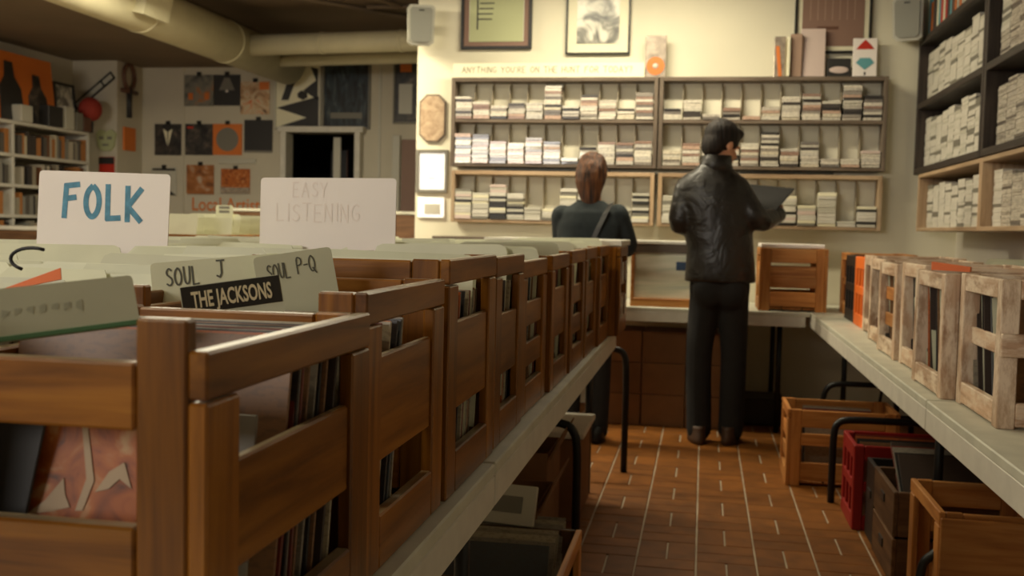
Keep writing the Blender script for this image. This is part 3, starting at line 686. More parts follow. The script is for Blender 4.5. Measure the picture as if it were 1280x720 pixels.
tag(MB().cbox((0, 0, 0.15), (0.310, 0.004, 0.30), .001).build('record_sleeve', redc, None, (-0.584, 1.290, 0.740), (R(-9), 0, 0)), 'bright red record sleeve seen through the second crate side', 'record')
# orange tab and black wire on the second row
tag(MB().prism([(-0.05, 0), (0.025, 0.004), (0.025, 0.018), (-0.05, 0.002)], -0.001, 0.001).build('orange_tab', orangep, None, (-0.772, 1.105, 1.088), (R(-15), R(-10), R(12))), 'orange paper tab sticking up between the near dividers', 'tab')
tag(MB().tube([(-0.80 + 0.030 * math.cos(a), 1.13, 1.118 + 0.014 * math.sin(a)) for a in [R(60 + 15 * q) for q in range(13)]], 0.0022, 8).build('black_wire', wire_m, smooth=True), 'short loop of black wire lying on the near dividers', 'wire')
so = STUFF.build('record_sleeves', [lgrey, brownc, darkc]); tag(so, 'records filed tightly in the crates of the rear rows', 'records', kind='stuff')

# ------------------------------------------------------------------ cassette racks on the back wall
slotm = plain('slot_board', (150, 138, 116), 0.6)
backm = plain('rack_back', (226, 220, 198), 0.7)
def rack(name, x0, x1, z0, z1, shelves, mt, label, depth=0.125, nslot=11, mb=None):
    e = empty(name, ((x0 + x1) / 2, YB, z0), label=label, cat='rack'); w = x1 - x0; h = z1 - z0; t = 0.026
    MB().cbox((0, -0.004, h / 2), (w - 0.02, 0.006, h - 0.02), .001).build('back_panel', mb or backm, e)
    for s in (-1, 1): piece('side', e, (s * (w / 2 - t / 2), -depth / 2 - 0.008, h / 2), (h, depth, t), mt, UP)
    piece('top_board', e, (0, -depth / 2 - 0.008, h - t / 2), (w - 2 * t - .001, depth, t), mt)
    for zs in shelves: piece('shelf', e, (0, -depth / 2 - 0.008, zs + 0.011), (w - 2 * t - .001, depth - 0.004, 0.022), mt)
    tops = shelves[1:] + [h - t]
    iw = w - 2 * t
    for zs, zt in zip(shelves, tops):
        hh = zt - zs - 0.022
        for k in range(1, nslot):
            x = -iw / 2 + iw * k / nslot
            me = CACHE.setdefault(('rackdiv', round(hh, 3), mt.name), MB().prism([(0, 0), (0.07, 0), (0.05, hh - 0.03), (0, hh - 0.001)], -0.0022, 0.0022, M=Matrix.Rotation(R(-90), 4, 'Z')).mesh('slot_divider', slotm))
            obj('slot_divider', me, e, (x, -0.012, zs + 0.0225))
    return e
LB = -0.315
rack('cassette_rack', -1.69, LB - 0.004, 1.572, 2.16, [0.0, 0.293], woodG, 'dark two-shelf cassette rack at left on the back wall')
rack('cassette_rack', LB + 0.004, 1.095, 1.572, 2.16, [0.0, 0.293], woodG, 'dark two-shelf cassette rack at right on the back wall')
rack('cassette_rack', -1.68, LB - 0.012, 1.20, 1.545, [0.0], woodL, 'pale one-shelf cassette rack at left, below the dark rack')
rack('cassette_rack', LB + 0.012, 1.085, 1.20, 1.545, [0.0], woodL, 'pale one-shelf cassette rack at right, below the dark rack')
TAPE = [MB().cbox((0, 0, 0), (0.109, 0.07, hh), 0.0012).mesh('cassette_case', tape_m) for hh in (0.0165, 0.0165, 0.0235)]
TH = (0.0172, 0.0172, 0.0242)
tape_rest = MB(); ntape = 0
tape_cols = [lgrey, white_m, greyc, darkc, pinkc, orange, cream]
def stacks(x0, x1, zf, hs, desc, real):
    global ntape
    iw = x1 - x0 - 0.052; n = len(hs)
    for k, hp in enumerate(hs):
        x = x0 + 0.026 + iw * (k + 0.5) / n; z = zf + 0.0225; top = zf + hp * 0.0053
        side = ('end stack' if k in (0, n - 1) else 'stack %s from the left' % ORD[k])
        cn = 0
        while z + 0.012 < top:
            q = random.choice((0, 0, 0, 1, 2)); hh = TH[q]
            px = x + random.uniform(-.003, .003); py = YB - 0.100 + random.uniform(-.004, .004)
            if real and ntape < 300:
                o = obj('cassette_case', TAPE[q], None, (px, py, z + hh / 2), (0, 0, random.uniform(-.03, .03)))
                lab = '%s cassette case up in the %s stack, %s' % (NUMW[cn], ORD[k], desc); cn += 1
                tag(o, lab, 'cassette', 'cassettes in stack %d, %s' % (k + 1, desc)); ntape += 1
            else:
                tape_rest.cbox((px, py, z + hh / 2), (0.109, 0.07, hh - 0.001), 0.0012, random.choice((0, 1, 0, 1, 2, 3, 4, 6, 0, 1, 0, 1, 1, 6, 0, 2, 3, 3)))
            z += hh + 0.0003
UL1 = [31, 26, 21, 25, 24, 46, 23, 34, 27, 17, 37]; UL2 = [40, 41, 33, 29, 37, 32, 14, 25, 31, 31, 34]; LL = [41, 38, 50, 37, 21, 21, 43, 38, 30, 20, 41]
UR1 = [18, 27, 13, 18, 10, 18, 31, 36, 27, 47, 33]; UR2 = [23, 31, 36, 30, 33, 46, 27, 33, 14, 16, 26]; LR = [38, 30, 26, 30, 34, 41, 41, 29, 46, 12, 29]
stacks(-1.69, LB - .004, 1.572 + .293, UL1, 'top shelf of the left rack', True)
stacks(-1.69, LB - .004, 1.572, UL2, 'second shelf of the left rack', True)
stacks(LB + .004, 1.095, 1.572 + .293, UR1, 'top shelf of the right rack', True)
stacks(LB + .004, 1.095, 1.572, UR2, 'second shelf of the right rack', True)
stacks(-1.68, LB - .012, 1.20, LL, '', False)
stacks(LB + .012, 1.085, 1.20, LR, '', False)
tag(tape_rest.build('cassette_cases', tape_cols), 'cassette cases piled in the remaining slots of the racks', 'cassettes', kind='stuff')
tag(MB().cbox((0.02, YB - 0.122, 1.556), (0.02 + 0.75, 0.02, 0.012), .002).build('lamp_rail', blackw, None, (-1.02, 0, 0)), 'thin black rail between left dark rack and pale rack', 'rail')
tag(MB().cbox((0.50, YB - 0.122, 1.556), (0.58, 0.02, 0.012), .002).build('lamp_rail', blackw), 'thin black rail between right dark rack and pale rack', 'rail')

# things on top of the racks and on the wall
b = signcard('hunt_sign', (-1.05, YB - 0.13, 2.161), 1.27, 0.094, 'long cream hand-lettered sign on top of the left rack', cream, (R(-6), 0, 0), 0.002, 0.003)
lettering(b, "ANYTHING YOU'RE ON THE HUNT FOR TODAY?", -0.57, 0.030, 0.040, 0.0050, inkg_m, wide=1.02, gap=0.245)
def frame(name, x0, x1, z0, z1, label, bw, fm, mat_c, y=YB, mat_w=0.0, pic=None, cat='picture', d=0.03, facing=None):
    e = empty(name, ((x0 + x1) / 2, y, z0), label=label, cat=cat); w, h = x1 - x0, z1 - z0
    for s in (-1, 1): MB().cbox((s * (w / 2 - bw / 2), -d / 2, h / 2), (bw, d, h), .002).build('frame_side', fm, e)
    for z in (bw / 2, h - bw / 2): MB().cbox((0, -d / 2, z), (w - 2 * bw - .0005, d, bw), .002).build('frame_bar', fm, e)
    MB().box((0, -d * 0.35, h / 2), (w - 2 * bw, 0.004, h - 2 * bw)).build('mat_board', mat_c, e)
    if pic: MB().box((0, -d * 0.35 - 0.004, h / 2), (w - 2 * bw - 2 * mat_w, 0.004, h - 2 * bw - 2 * mat_w)).build('print', pic, e)
    return e
f = frame('framed_picture', -1.66, -1.175, 2.365, 3.0, 'framed pale green print with a brown mat on the back wall', 0.02, blackw, taupe, mat_w=0.035, pic=glossy_m)
MB().box((0, -0.0175, 0.31), (0.37, 0.001, 0.52)).build('green_field', green, f)
for k in range(5): MB().box((-0.08 + .005 * k, -0.0185, 0.20 + 0.035 * k), (0.10, 0.001, 0.008)).build('ladder_rung', darkc, f)
MB().box((-0.13, -0.0185, 0.26), (0.010, 0.001, 0.26)).build('ladder_rail', darkc, f)
f = frame('framed_picture', -0.945, -0.52, 2.325, 2.95, 'black and white photograph in a thin black frame', 0.012, blackw, cream, mat_w=0.06, pic=pr_photo)
f = frame('framed_picture', 0.525, 0.995, 2.32, 2.95, 'tan poster in a black frame behind the wrapped items', 0.016, blackw, cream, mat_w=0.03, pic=taupe)
for k in range(7): MB().box((-0.14 + 0.045 * k, -0.0165, 0.36), (0.006, 0.001, 0.30)).build('staff_line', tan, f)
MB().box((-0.03, -0.0165, 0.16), (0.13, 0.001, 0.02)).build('caption', brownc, f)
# small things standing on the racks
def stand_box(name, x, w, d, h, mt, label, cat, y=YB - 0.08, rx=0):
    return tag(MB().cbox((0, 0, h / 2), (w, d, h), .003).build(name, mt, None, (x, y, 2.1605), (rx, 0, 0)), label, cat)
o = stand_box('wrapped_disc', -0.345, 0.135, 0.03, 0.27, silver, 'plastic wrapped disc pack with an orange ring on the rack', 'disc')
ring = MB(); n = 28
for k in range(n):
    a0, a1 = 2 * math.pi * k / n, 2 * math.pi * (k + 1) / n
    ring.add([(r * math.cos(a), -0.018, 0.075 + r * math.sin(a)) for r, a in ((.02, a0), (.058, a0), (.058, a1), (.02, a1))], [(0, 1, 2, 3)])
ring.build('orange_disc', orange, o)
MB().ball((0, -0.017, 0.075), (.017, .003, .017), 12, 6).build('disc_hub', lgrey, o, smooth=True)
o = stand_box('wrapped_disc', 0.435, 0.07, 0.04, 0.255, silver, 'shiny wrapped pack with orange stripe on right rack', 'disc'); MB().cbox((0.005, -0.022, 0.10), (0.022, 0.004, 0.19), .001).build('orange_stripe', orange, o, (0, 0, 0), (0, R(-6), 0))
stand_box('booklet', 0.487, 0.018, 0.12, 0.25, cream, 'thin cream booklet standing edge-on beside the shiny pack', 'booklet')
stand_box('wrapped_disc', 0.535, 0.07, 0.05, 0.27, tan, 'tan wrapped pack standing between booklet and pink card', 'disc')
stand_box('pink_card', 0.64, 0.15, 0.012, 0.31, pinkc, 'tall pale pink card standing on the right rack', 'card', rx=R(-5))
o = stand_box('photo_card', 0.80, 0.145, 0.012, 0.12, darkc, 'small dark photo card with a pale shape on the rack', 'card', rx=R(-5)); MB().ball((0, -0.009, 0.045), (.06, .004, .022), 16, 8).build('pale_shape', pinkc, o, smooth=True)
o = stand_box('kite_card', 0.955, 0.145, 0.012, 0.245, paper_m, 'white card with red and teal diamond shapes on the rack', 'card', rx=R(-4))
MB().prism([(-0.055, 0.175), (0.055, 0.175), (0.03, 0.205), (0, 0.235), (-0.03, 0.205)], -0.0085, -0.0065).build('red_shape', redc, o)
MB().prism([(-0.055, 0.09), (0, 0.045), (0.055, 0.09), (0.03, 0.12), (-0.03, 0.12)], -0.0085, -0.0065).build('teal_shape', teal, o)
MB().ball((0, -0.007, 0.022), (.006, .002, .012), 8, 6).build('dot', darkc, o)
# speakers
def speaker(loc, rot, label):
    e = empty('wall_speaker', loc, rot, label, 'speaker')
    poly = [(-0.085, 0.02), (-0.06, 0), (0.06, 0), (0.085, 0.02), (0.09, 0.24), (0.075, 0.26), (-0.075, 0.26), (-0.09, 0.24)]
    MB().prism(poly, -0.10, 0.06).build('cabinet', greyp, e)
    MB().prism([(x * 0.82, z * 0.86 + 0.02) for x, z in poly], -0.115, -0.098).build('grille', greyg, e)
    MB().cbox((0, -0.118, 0.225), (0.035, 0.004, 0.008), .001).build('badge', darkc, e)
    MB().cbox((0, 0.085, 0.13), (0.05, 0.06, 0.05), .003).build('bracket', metalk, e)
speaker((-1.915, YB - 0.12, 2.375), (R(8), 0, R(18)), 'small grey wall speaker at the left end of the back wall')
speaker((1.215, YB - 0.12, 2.375), (R(8), 0, R(-22)), 'small grey wall speaker in the right back corner')
# octagonal board, glossy notices
w, h, c = 0.185, 0.325, 0.05
octp = [(-w / 2 + c, 0), (w / 2 - c, 0), (w / 2, c), (w / 2, h - c), (w / 2 - c, h), (-w / 2 + c, h), (-w / 2, h - c), (-w / 2, c)]
oc = tag(MB().prism(octp, -0.012, 0.0).build('octagonal_board', woodG, None, (-1.85, YB - 0.001, 1.74)), 'octagonal fibre board hanging left of the cassette rack', 'board')
MB().prism([(x * 0.9, z * 0.93 + 0.011) for x, z in octp], -0.016, -0.011).build('board_face', pr_board, oc)
nb = frame('framed_notice', -1.965 + 0.005, -1.735, 1.395, 1.69, 'glossy framed notice shining white beside the cassette rack', 0.022, greyc, glossy_m, cat='notice', d=0.018)
MB().box((0, -0.0095, 0.10), (0.05, 0.001, 0.006)).build('print_line', lgrey, nb)
nb = tag(MB().cbox((0, 0, 0.07), (0.19, 0.006, 0.14), .002).build('glossy_card', glossy_m, None, (-1.85, YB - 0.010, 1.225), (R(-1.6), 0, 0)), 'small glossy card below the framed notice', 'card')
MB().cbox((0.01, -0.005, 0.06), (0.11, 0.003, 0.07), .001).build('card_print', lgrey, nb)
# small counter strip and papers below, left of woman
tag(MB().cbox((-1.35, 6.7, 1.09), (0.8, 0.25, 0.03), .004).build('wall_ledge', woodG), 'grey wooden ledge with papers below the left rack', 'ledge')

# ------------------------------------------------------------------ shelf on the right wall with disc stacks
SX = 1.28; SD = XR - SX
def bookcase(name, y0, y1, zs, mt, label, dividers=(), t=0.036):
    e = empty(name, (XR, (y0 + y1) / 2, 0), label=label, cat='shelf'); l = y1 - y0
    for z in zs: piece('shelf', e, (-SD / 2, 0, z), (l - 2 * t, SD, t), mt, ALONG_Y)
    for s in (-1, 1): piece('side', e, (-SD / 2, s * (l / 2 - t / 2), (zs[0] + zs[-1]) / 2), (zs[-1] - zs[0] + t, t, SD), mt, UP)
    MB().box((-0.006, 0, (zs[0] + zs[-1]) / 2), (0.01, l, zs[-1] - zs[0])).build('back_panel', mt, e)
    return e
bookcase('wall_shelf', 5.29, 6.88, [1.575, 1.975, 2.37], woodD, 'dark wooden wall shelf full of disc cases in the right corner')
bookcase('wall_shelf', 3.66, 5.28, [1.575, 1.975, 2.37, 2.78], woodD, 'dark wooden wall shelf at the right edge of the photo')
bookcase('wall_shelf', 5.26, 6.72, [1.215, 1.54], woodL, 'pale wooden lower shelf below the corner dark shelf', t=0.022)
bookcase('wall_shelf', 3.7, 5.25, [1.215, 1.54], woodL, 'pale wooden lower shelf at the right edge of the photo', t=0.022)
CDM = [MB().cbox((0, 0, 0), (0.125, 0.142, hh - 0.0006), 0.0012).mesh('disc_case', cd_m) for hh in (0.0104, 0.0145, 0.022)]
CH = (0.0104, 0.0145, 0.022); cds = []; 
def cdstacks(y0, y1, zf, ztop, desc, frac):
    n = int((y1 - y0) / 0.1445)
    for k in range(n):
        y = y0 + (k + 0.5) * (y1 - y0) / n; z = zf + 0.0005; top = zf + (ztop - zf) * random.uniform(*frac)
        cn = 0
        while z + 0.022 < top:
            q = random.choice((0, 1, 1, 2)); cds.append((y, z + CH[q] / 2, q, '%s disc case up in %s stack, %s' % (NUMW[cn], ORD[k], desc), desc)); z += CH[q]; cn += 1
cdstacks(5.33, 6.84, 1.59, 1.96, 'dark corner shelf, lower tier', (0.82, 0.92))
cdstacks(5.33, 6.84, 1.99, 2.355, 'dark corner shelf, upper tier', (0.81, 0.92))
cdstacks(3.75, 5.22, 1.59, 1.96, 'dark right-edge shelf, lower tier', (0.81, 0.92))
cdstacks(3.75, 5.22, 1.99, 2.355, 'dark right-edge shelf, upper tier', (0.82, 0.92))
cdstacks(5.30, 6.69, 1.226, 1.529, 'pale corner shelf', (0.81, 0.92))
cdstacks(3.75, 5.22, 1.226, 1.529, 'pale right-edge shelf', (0.81, 0.92))
cds.sort(key=lambda c: abs(c[0] - 4.75))
cd_rest = MB()
for i, (y, z, q, lab, desc) in enumerate(cds):
    x = SX + 0.115 + random.uniform(-.002, .002); yy = y + random.uniform(-.0015, .0015)
    if i < 300:
        o = obj('disc_case', CDM[q], None, (x, yy, z)); tag(o, lab, 'disc case', 'disc cases in the ' + desc)
    else: cd_rest.box((x, yy, z), (0.125, 0.142, CH[q] - 0.0008), random.choice((0, 1, 1, 1, 1, 4, 4, 1, 4, 2)))
tag(cd_rest.build('disc_cases', [lgrey, white_m, greyc, darkc, white_m]), 'remaining disc cases piled on the right wall shelves', 'disc cases', kind='stuff')
for k in range(26):
    hh = random.uniform(0.19, 0.27); ww = random.uniform(0.018, 0.04)
    y = 5.36 + k * 0.056
    tag(MB().cbox((0, 0, hh / 2), (0.16, ww, hh), .002).build('book', random.choice((teal, redc, brownc, lgrey, orange, green, darkc, cream)), None, (SX + 0.11, y, 2.3855)), '%s book from the right on top of the dark corner shelf' % NUMW[k], 'book', 'books on top of the corner shelf')

# ------------------------------------------------------------------ left room: bookshelf, posters, far counter
e = empty('bookshelf', (XL, 8.4, 0), label='white bookshelf against the left wall', cat='bookshelf')
BX0, BX1, BY0, BY1 = XL, -6.02, 6.6, 9.42
zsh = [0.1, 0.52, 0.9, 1.17, 1.44, 1.71, 2.0]
for z in zsh: piece('shelf', e, ((BX1 - BX0) / 2, 0, z), (BY1 - BY0 - .06, 0.40, 0.03), white_m, ALONG_Y).location.y = (BY0 + BY1) / 2 - 8.4
for yy in (BY0, 7.35, 8.28, BY1): piece('upright', e, (0.2, yy - 8.4, 1.03), (1.98, 0.03, 0.405), white_m, UP)
MB().box((0.008, (BY0 + BY1) / 2 - 8.4, 1.03), (0.012, BY1 - BY0, 1.96)).build('back_panel', wall_l, e)
bn = 0
for si, z in enumerate(zsh[2:6]):
    y = 7.40; bk = 0
    while y < BY1 - 0.06:
        w_ = random.uniform(0.025, 0.06); h_ = random.uniform(0.15, 0.215)
        if abs(y + w_ / 2 - 8.28) > 0.06 and random.random() < 0.9:
            o = MB().cbox((0, 0, h_ / 2), (0.16, w_ - 0.004, h_), .002).build('book', book_m, None, (BX1 - 0.11, y + w_ / 2, z + 0.0155))
            tag(o, '%s book from the left on the %s shelf of the white bookshelf' % (NUMW[bk], ['lowest visible', 'third', 'second', 'top'][si]), 'book', 'books on bookshelf level %d' % si); bk += 1
        y += w_
# things on top of the bookshelf
def lean(name, y0, y1, z0, z1, mt, label, cat, x=-6.12, bw=0.0, fm=None, tilt=R(6)):
    e = empty(name, (x, (y0 + y1) / 2, z0), (0, 0, 0), label, cat)
    l, h = y1 - y0, z1 - z0
    g = MB().cbox((0, 0, h / 2), (0.02, l, h), .002).build('canvas' if not fm else 'print', mt, e, (0, 0, 0), (0, -tilt, 0))
    if fm:
        for s in (-1, 1): MB().cbox((0.012, s * (l / 2), h / 2), (0.025, 0.025, h + .025), .002).build('frame_side', fm, e, (0, 0, 0), (0, -tilt, 0))
        for z in (0, h): MB().cbox((0.012, 0, z), (0.025, l, 0.025), .002).build('frame_bar', fm, e, (0, 0, 0), (0, -tilt, 0))
    return e
e = lean('painting', 7.75, 9.0, 2.017, 2.64, orange, 'orange painting of dark figures on top of the bookshelf', 'painting')
for k, (yy, zz, sw, sh) in enumerate(((-0.02, 0.28, 0.16, 0.29), (0.36, 0.24, 0.14, 0.25), (-0.4, 0.2, 0.12, 0.24))):
    MB().prism([(-sw, 0), (sw, 0), (sw * 0.9, sh), (sw * 0.4, sh * 1.35), (sw * 0.3, sh * 1.8), (-sw * 0.3, sh * 1.8), (-sw * 0.4, sh * 1.35), (-sw * 0.9, sh)], -0.006, 0.006, M=Matrix.Rotation(R(90), 4, 'Z')).build('figure', pr_dark if k else darkc, e, (0.018, yy, 0.01), (0, R(-6), 0))
lean('framed_picture', 9.05, 9.36, 2.03, 2.46, pr_photo, 'small framed photo on the bookshelf beside the orange painting', 'picture', x=-6.15, fm=blackw)
for (yy, ww, hh, mt, lb) in ((8.84, 0.22, 0.19, darkc, 'dark box standing on top of the bookshelf'), (9.06, 0.14, 0.21, lgrey, 'pale grey box on the bookshelf under the framed photo'), (9.22, 0.11, 0.17, greyc, 'small grey box on the bookshelf near the end'), (9.35, 0.12, 0.14, brownc, 'small brown box on the bookshelf under the red ball'), (8.42, 0.16, 0.15, lgrey, 'pale card standing before the orange painting')):
    tag(MB().cbox((0, 0, hh / 2), (0.10, ww, hh), .004).build('storage_box', mt, None, (-6.06, yy, 2.016)), lb, 'box')
rb = empty('red_lantern', (-6.06, 9.47, 2.13), label='red ball-shaped paper lantern at the bookshelf end', cat='lantern')
MB().ball((0, 0, 0.12), (0.11, 0.12, 0.12), 24, 14).build('globe', plain('dull_red_paper', (150, 48, 34), 0.8), rb, smooth=True); MB().tube([(0, 0, -0.114), (0, 0, 0.01)], 0.03, 12).build('stand', darkc, rb)
# things on the stub wall
e = empty('neck_sign', (-6.2, 9.765, 2.47), (0, R(-38), 0), 'long narrow dark-framed sign hung slanting on the wall stub', 'sign')
for s in (-1, 1): MB().cbox((0, -0.008, s * 0.035), (0.52, 0.016, 0.016), .002).build('frame_bar', blackw, e)
for x in (-0.26, 0.12, 0.26): MB().cbox((x, -0.008, 0), (0.016, 0.016, 0.086), .002).build('frame_end', blackw, e)
MB().box((0, -0.004, 0), (0.5, 0.004, 0.06)).build('face', lgrey, e)
mk = tag(MB().prism([(-0.09, 0.05), (-0.05, 0), (0.05, 0), (0.09, 0.05), (0.11, 0.18), (0.06, 0.22), (0, 0.19), (-0.06, 0.22), (-0.11, 0.18)], -0.03, 0).build('green_mask', green, None, (-6.06, 9.768, 1.86)), 'pale green mask hanging on the wall stub', 'mask')
for s in (-1, 1): MB().cbox((s * 0.045, -0.033, 0.13), (0.05, 0.008, 0.03), .002).build('eye', greyc, mk)
MB().cbox((0, -0.033, 0.06), (0.07, 0.008, 0.02), .002).build('mouth', greyc, mk)
p = tag(MB().cbox((0, 0, 0.11), (0.17, 0.012, 0.22), .002).build('small_poster', redc, None, (-6.06, 9.762, 1.58)), 'small red and black poster below the green mask', 'poster'); MB().cbox((0, -0.008, 0.18), (0.17, 0.004, 0.07), .001).build('black_band', darkc, p)
# on the short wall facing the aisle
an = empty('wooden_ankh', (-5.945, 9.97, 2.22), label='brown looped wooden ornament on the short wall', cat='ornament')
MB().tube([(0.012, 0.10 * math.cos(a), 0.42 + 0.13 * math.sin(a)) for a in [2 * math.pi * q / 20 for q in range(21)]], 0.022, 10).build('loop', brownc, an, smooth=True)
MB().tube([(0.012, 0, 0.30), (0.012, 0, 0.0)], 0.03, 10).build('stem', darkc, an, smooth=True); MB().tube([(0.012, -0.14, 0.27), (0.012, 0.14, 0.27)], 0.024, 10).build('arm', brownc, an, smooth=True)
tag(MB().cbox((0, 0, 0.12), (0.02, 0.22, 0.24), .003).build('small_plaque', orange, None, (-5.938, 9.98, 1.88)), 'small orange plaque below the looped ornament', 'plaque')
# record covers hung on the far wall
def cover(x0, x1, z0, z1, mt, label, extra=None, clip=True, cat='record cover'):
    e = empty('record_cover', ((x0 + x1) / 2, YP, z0), label=label, cat=cat); w, h = x1 - x0, z1 - z0
    MB().cbox((0, -0.012, h / 2), (w, 0.006, h), .001).build('sleeve', mt, e)
    if clip: MB().cbox((0, -0.014, h + 0.012), (0.05, 0.014, 0.04), .003).build('clip', blackw, e)
    for (nm, m2, poly) in (extra or []): MB().prism([(px * w, pz * h) for px, pz in poly], -0.0175, -0.0155).build(nm, m2, e)
    return e
circ = [(0.38 * math.cos(2 * math.pi * q / 24), 0.5 + 0.38 * math.sin(2 * math.pi * q / 24)) for q in range(24)]
cover(-5.455, -5.125, 2.375, 2.70, pr_grey, 'grey record cover with orange spots, top row left', [('spot', orange, [(-.36, .2), (-.2, .2), (-.2, .42), (-.36, .42)]), ('spot', orange, [(.2, .2), (.36, .2), (.36, .42), (.2, .42)])])
cover(-5.12, -4.825, 2.38, 2.70, darkc, 'dark record cover with a pale spot, top row middle', [('spot', greyc, [(-.3, .5), (.3, .5), (.1, .9), (-.1, .9)]), ('white_spot', paper_m, [(-.06, .44), (.06, .44), (0, .56)])])
cover(-4.82, -4.495, 2.29, 2.63, pr_beige, 'beige record cover with orange patch, top row right', [('patch', orange, [(.15, .75), (.48, .75), (.48, .98), (.15, .98)])])
cover(-5.795, -5.49, 1.855, 2.185, pr_dark, 'dark record cover with pale wings, middle row left end', [('wing', cream, [(-.18, .85), (-.02, .75), (-.02, .3)]), ('wing', cream, [(.18, .85), (.02, .75), (.02, .3)])])
cover(-5.445, -5.13, 1.86, 2.187, pr_dark, 'almost black record cover, middle row beside the orange one', [('small_print', redc, [(-.42, .85), (-.2, .85), (-.2, .92), (-.42, .92)])])
cover(-5.128, -4.80, 1.864, 2.189, orange, 'orange record cover with a grey globe, middle row', [('globe', greyc, circ)])
cover(-4.776, -4.461, 1.893, 2.232, darkc, 'charcoal record cover, middle row beside the doorway', [('stripe', greyc, [(-.5, 0), (.5, 0), (.5, .06), (-.5, .06)])])
cover(-5.427, -5.114, 1.448, 1.756, pr_rust, 'rust brown record cover, bottom row')
cover(-5.034, -4.707, 1.46, 1.72, pr_orange, 'orange and silver wrapped record cover, bottom row', [('foil', silver, [(-.5, 0), (.5, 0), (.5, .25), (-.5, .25)])])
cover(-5.833, -5.54, 1.43, 1.72, lgrey, 'pale poster with black marks, bottom row left end', [('band', darkc, [(-.45, .9), (.45, .9), (.45, .98), (-.45, .98)]), ('mark', darkc, [(.1, 0), (.5, 0), (.1, .25)]), ('mark', darkc, [(.15, .55), (.25, .55), (.25, .75), (.15, .75)])], cat='poster')
tag(MB().cbox((0, 0, 0), (0.42, 0.02, 0.05), .003).build('wall_rail', lgrey, None, (-4.85, YP - 0.012, 1.80)), 'small pale rail with clips above the silver cover', 'rail')
lb = tag(MB().cbox((0, 0, 0), (0.98, 0.008, 0.20), .001).build('local_sign', wall_l, None, (-4.95, YP - 0.006, 1.34)), 'wall sign with orange lettering under the record covers', 'sign')
text_mesh(lb, 'Local Artists', 0.20, orange, (0.0, -0.007, -0.065), (R(90), 0, 0), bold=0.002, sx=0.82)
f = frame('framed_poster', -4.444, -3.93, 2.137, 2.811, 'black and white guitar-like poster above the doorway', 0.022, lgrey, cream, y=YP, cat='poster')
for poly, m2 in (([(-.18, .3), (-.1, .3), (.02, .62), (-.06, .64)], darkc), ([(.06, .4), (.22, .3), (.22, .62), (.14, .64), (.2, .5)], darkc), ([(-.23, .02), (.23, .02), (.23, .34), (-.23, .22), (.1, .12)], darkc), ([(.0, .33), (.06, .30), (.11, .33), (.10, .38), (.04, .40), (.0, .37)], blackp)):
    MB().prism(poly, -0.0165, -0.0125).build('shape', m2, f)
f = frame('framed_poster', -3.915, -3.40, 2.14, 2.849, 'dark blue film-like poster above the doorway at right', 0.02, greyc, pr_blue, y=YP, cat='poster')
MB().box((0, -0.014, 0.14), (0.34, 0.002, 0.06)).build('title_band', greyc, f)
f = frame('framed_poster', -3.156, -2.70, 2.2, 2.87, 'dark narrow poster partly hidden behind the cream wall corner', 0.018, greyc, pr_dark, y=YP, cat='poster')
MB().box((-0.1, -0.014, 0.56), (0.12, 0.002, 0.08)).build('orange_patch', orange, f); MB().box((-0.1, -0.014, 0.25), (0.14, 0.002, 0.3)).build('pale_patch', lgrey, f)
# far wooden bin counter and low bin by the bookshelf
e = empty('record_bin', (-2.99, 8.3, 0), label='long brown wooden record bin in front of the far wall', cat='record bin')
MB().cbox((0, 0, 1.265), (1.9, 0.7, 0.025), .004).build('top', table_m, e)
for k in range(5): MB().cbox((-0.76 + k * 0.38, -0.33, 0.63), (0.374, 0.03, 1.24), .004).build('front_board', woodB, e)
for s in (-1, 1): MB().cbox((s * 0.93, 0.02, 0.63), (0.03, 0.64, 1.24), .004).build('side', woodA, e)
e = empty('record_bin', (-2.72, 5.3, 0), label='wooden record bin with pale cards behind the left crate rows', cat='record bin')
for s in (-1, 1):
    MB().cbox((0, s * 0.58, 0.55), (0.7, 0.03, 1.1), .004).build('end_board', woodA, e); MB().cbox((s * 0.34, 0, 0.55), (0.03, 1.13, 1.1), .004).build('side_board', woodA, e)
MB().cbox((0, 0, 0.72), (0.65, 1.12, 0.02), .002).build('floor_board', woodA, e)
for q in range(9):
    o = divider(-2.72 + random.uniform(-.1, .1), 4.85 + q * 0.11, 0.84 + random.uniform(-.01, .03), 'the wooden bin behind the left rows', R(-14), random.uniform(-.1, .1), 0)
lt = signcard('record_divider', (-2.56, 5.25, 1.13), 0.10, 0.125, 'small pale card with dark print standing in the rear bin', card_m, cat='divider')
for k in range(2): MB().box((0, -0.002, 0.09 + 0.022 * k), (0.06, 0.001, 0.014)).build('print_line', greyc, lt)
e = empty('low_bin', (-5.5, 8.2, 0), label='low white and brown record bin before the bookshelf', cat='record bin')
MB().cbox((0, 0, 0.55), (0.6, 1.6, 1.02), .004).build('body', woodB, e); MB().cbox((0, 0, 1.075), (0.62, 1.62, 0.03), .004).build('top', white_m, e)

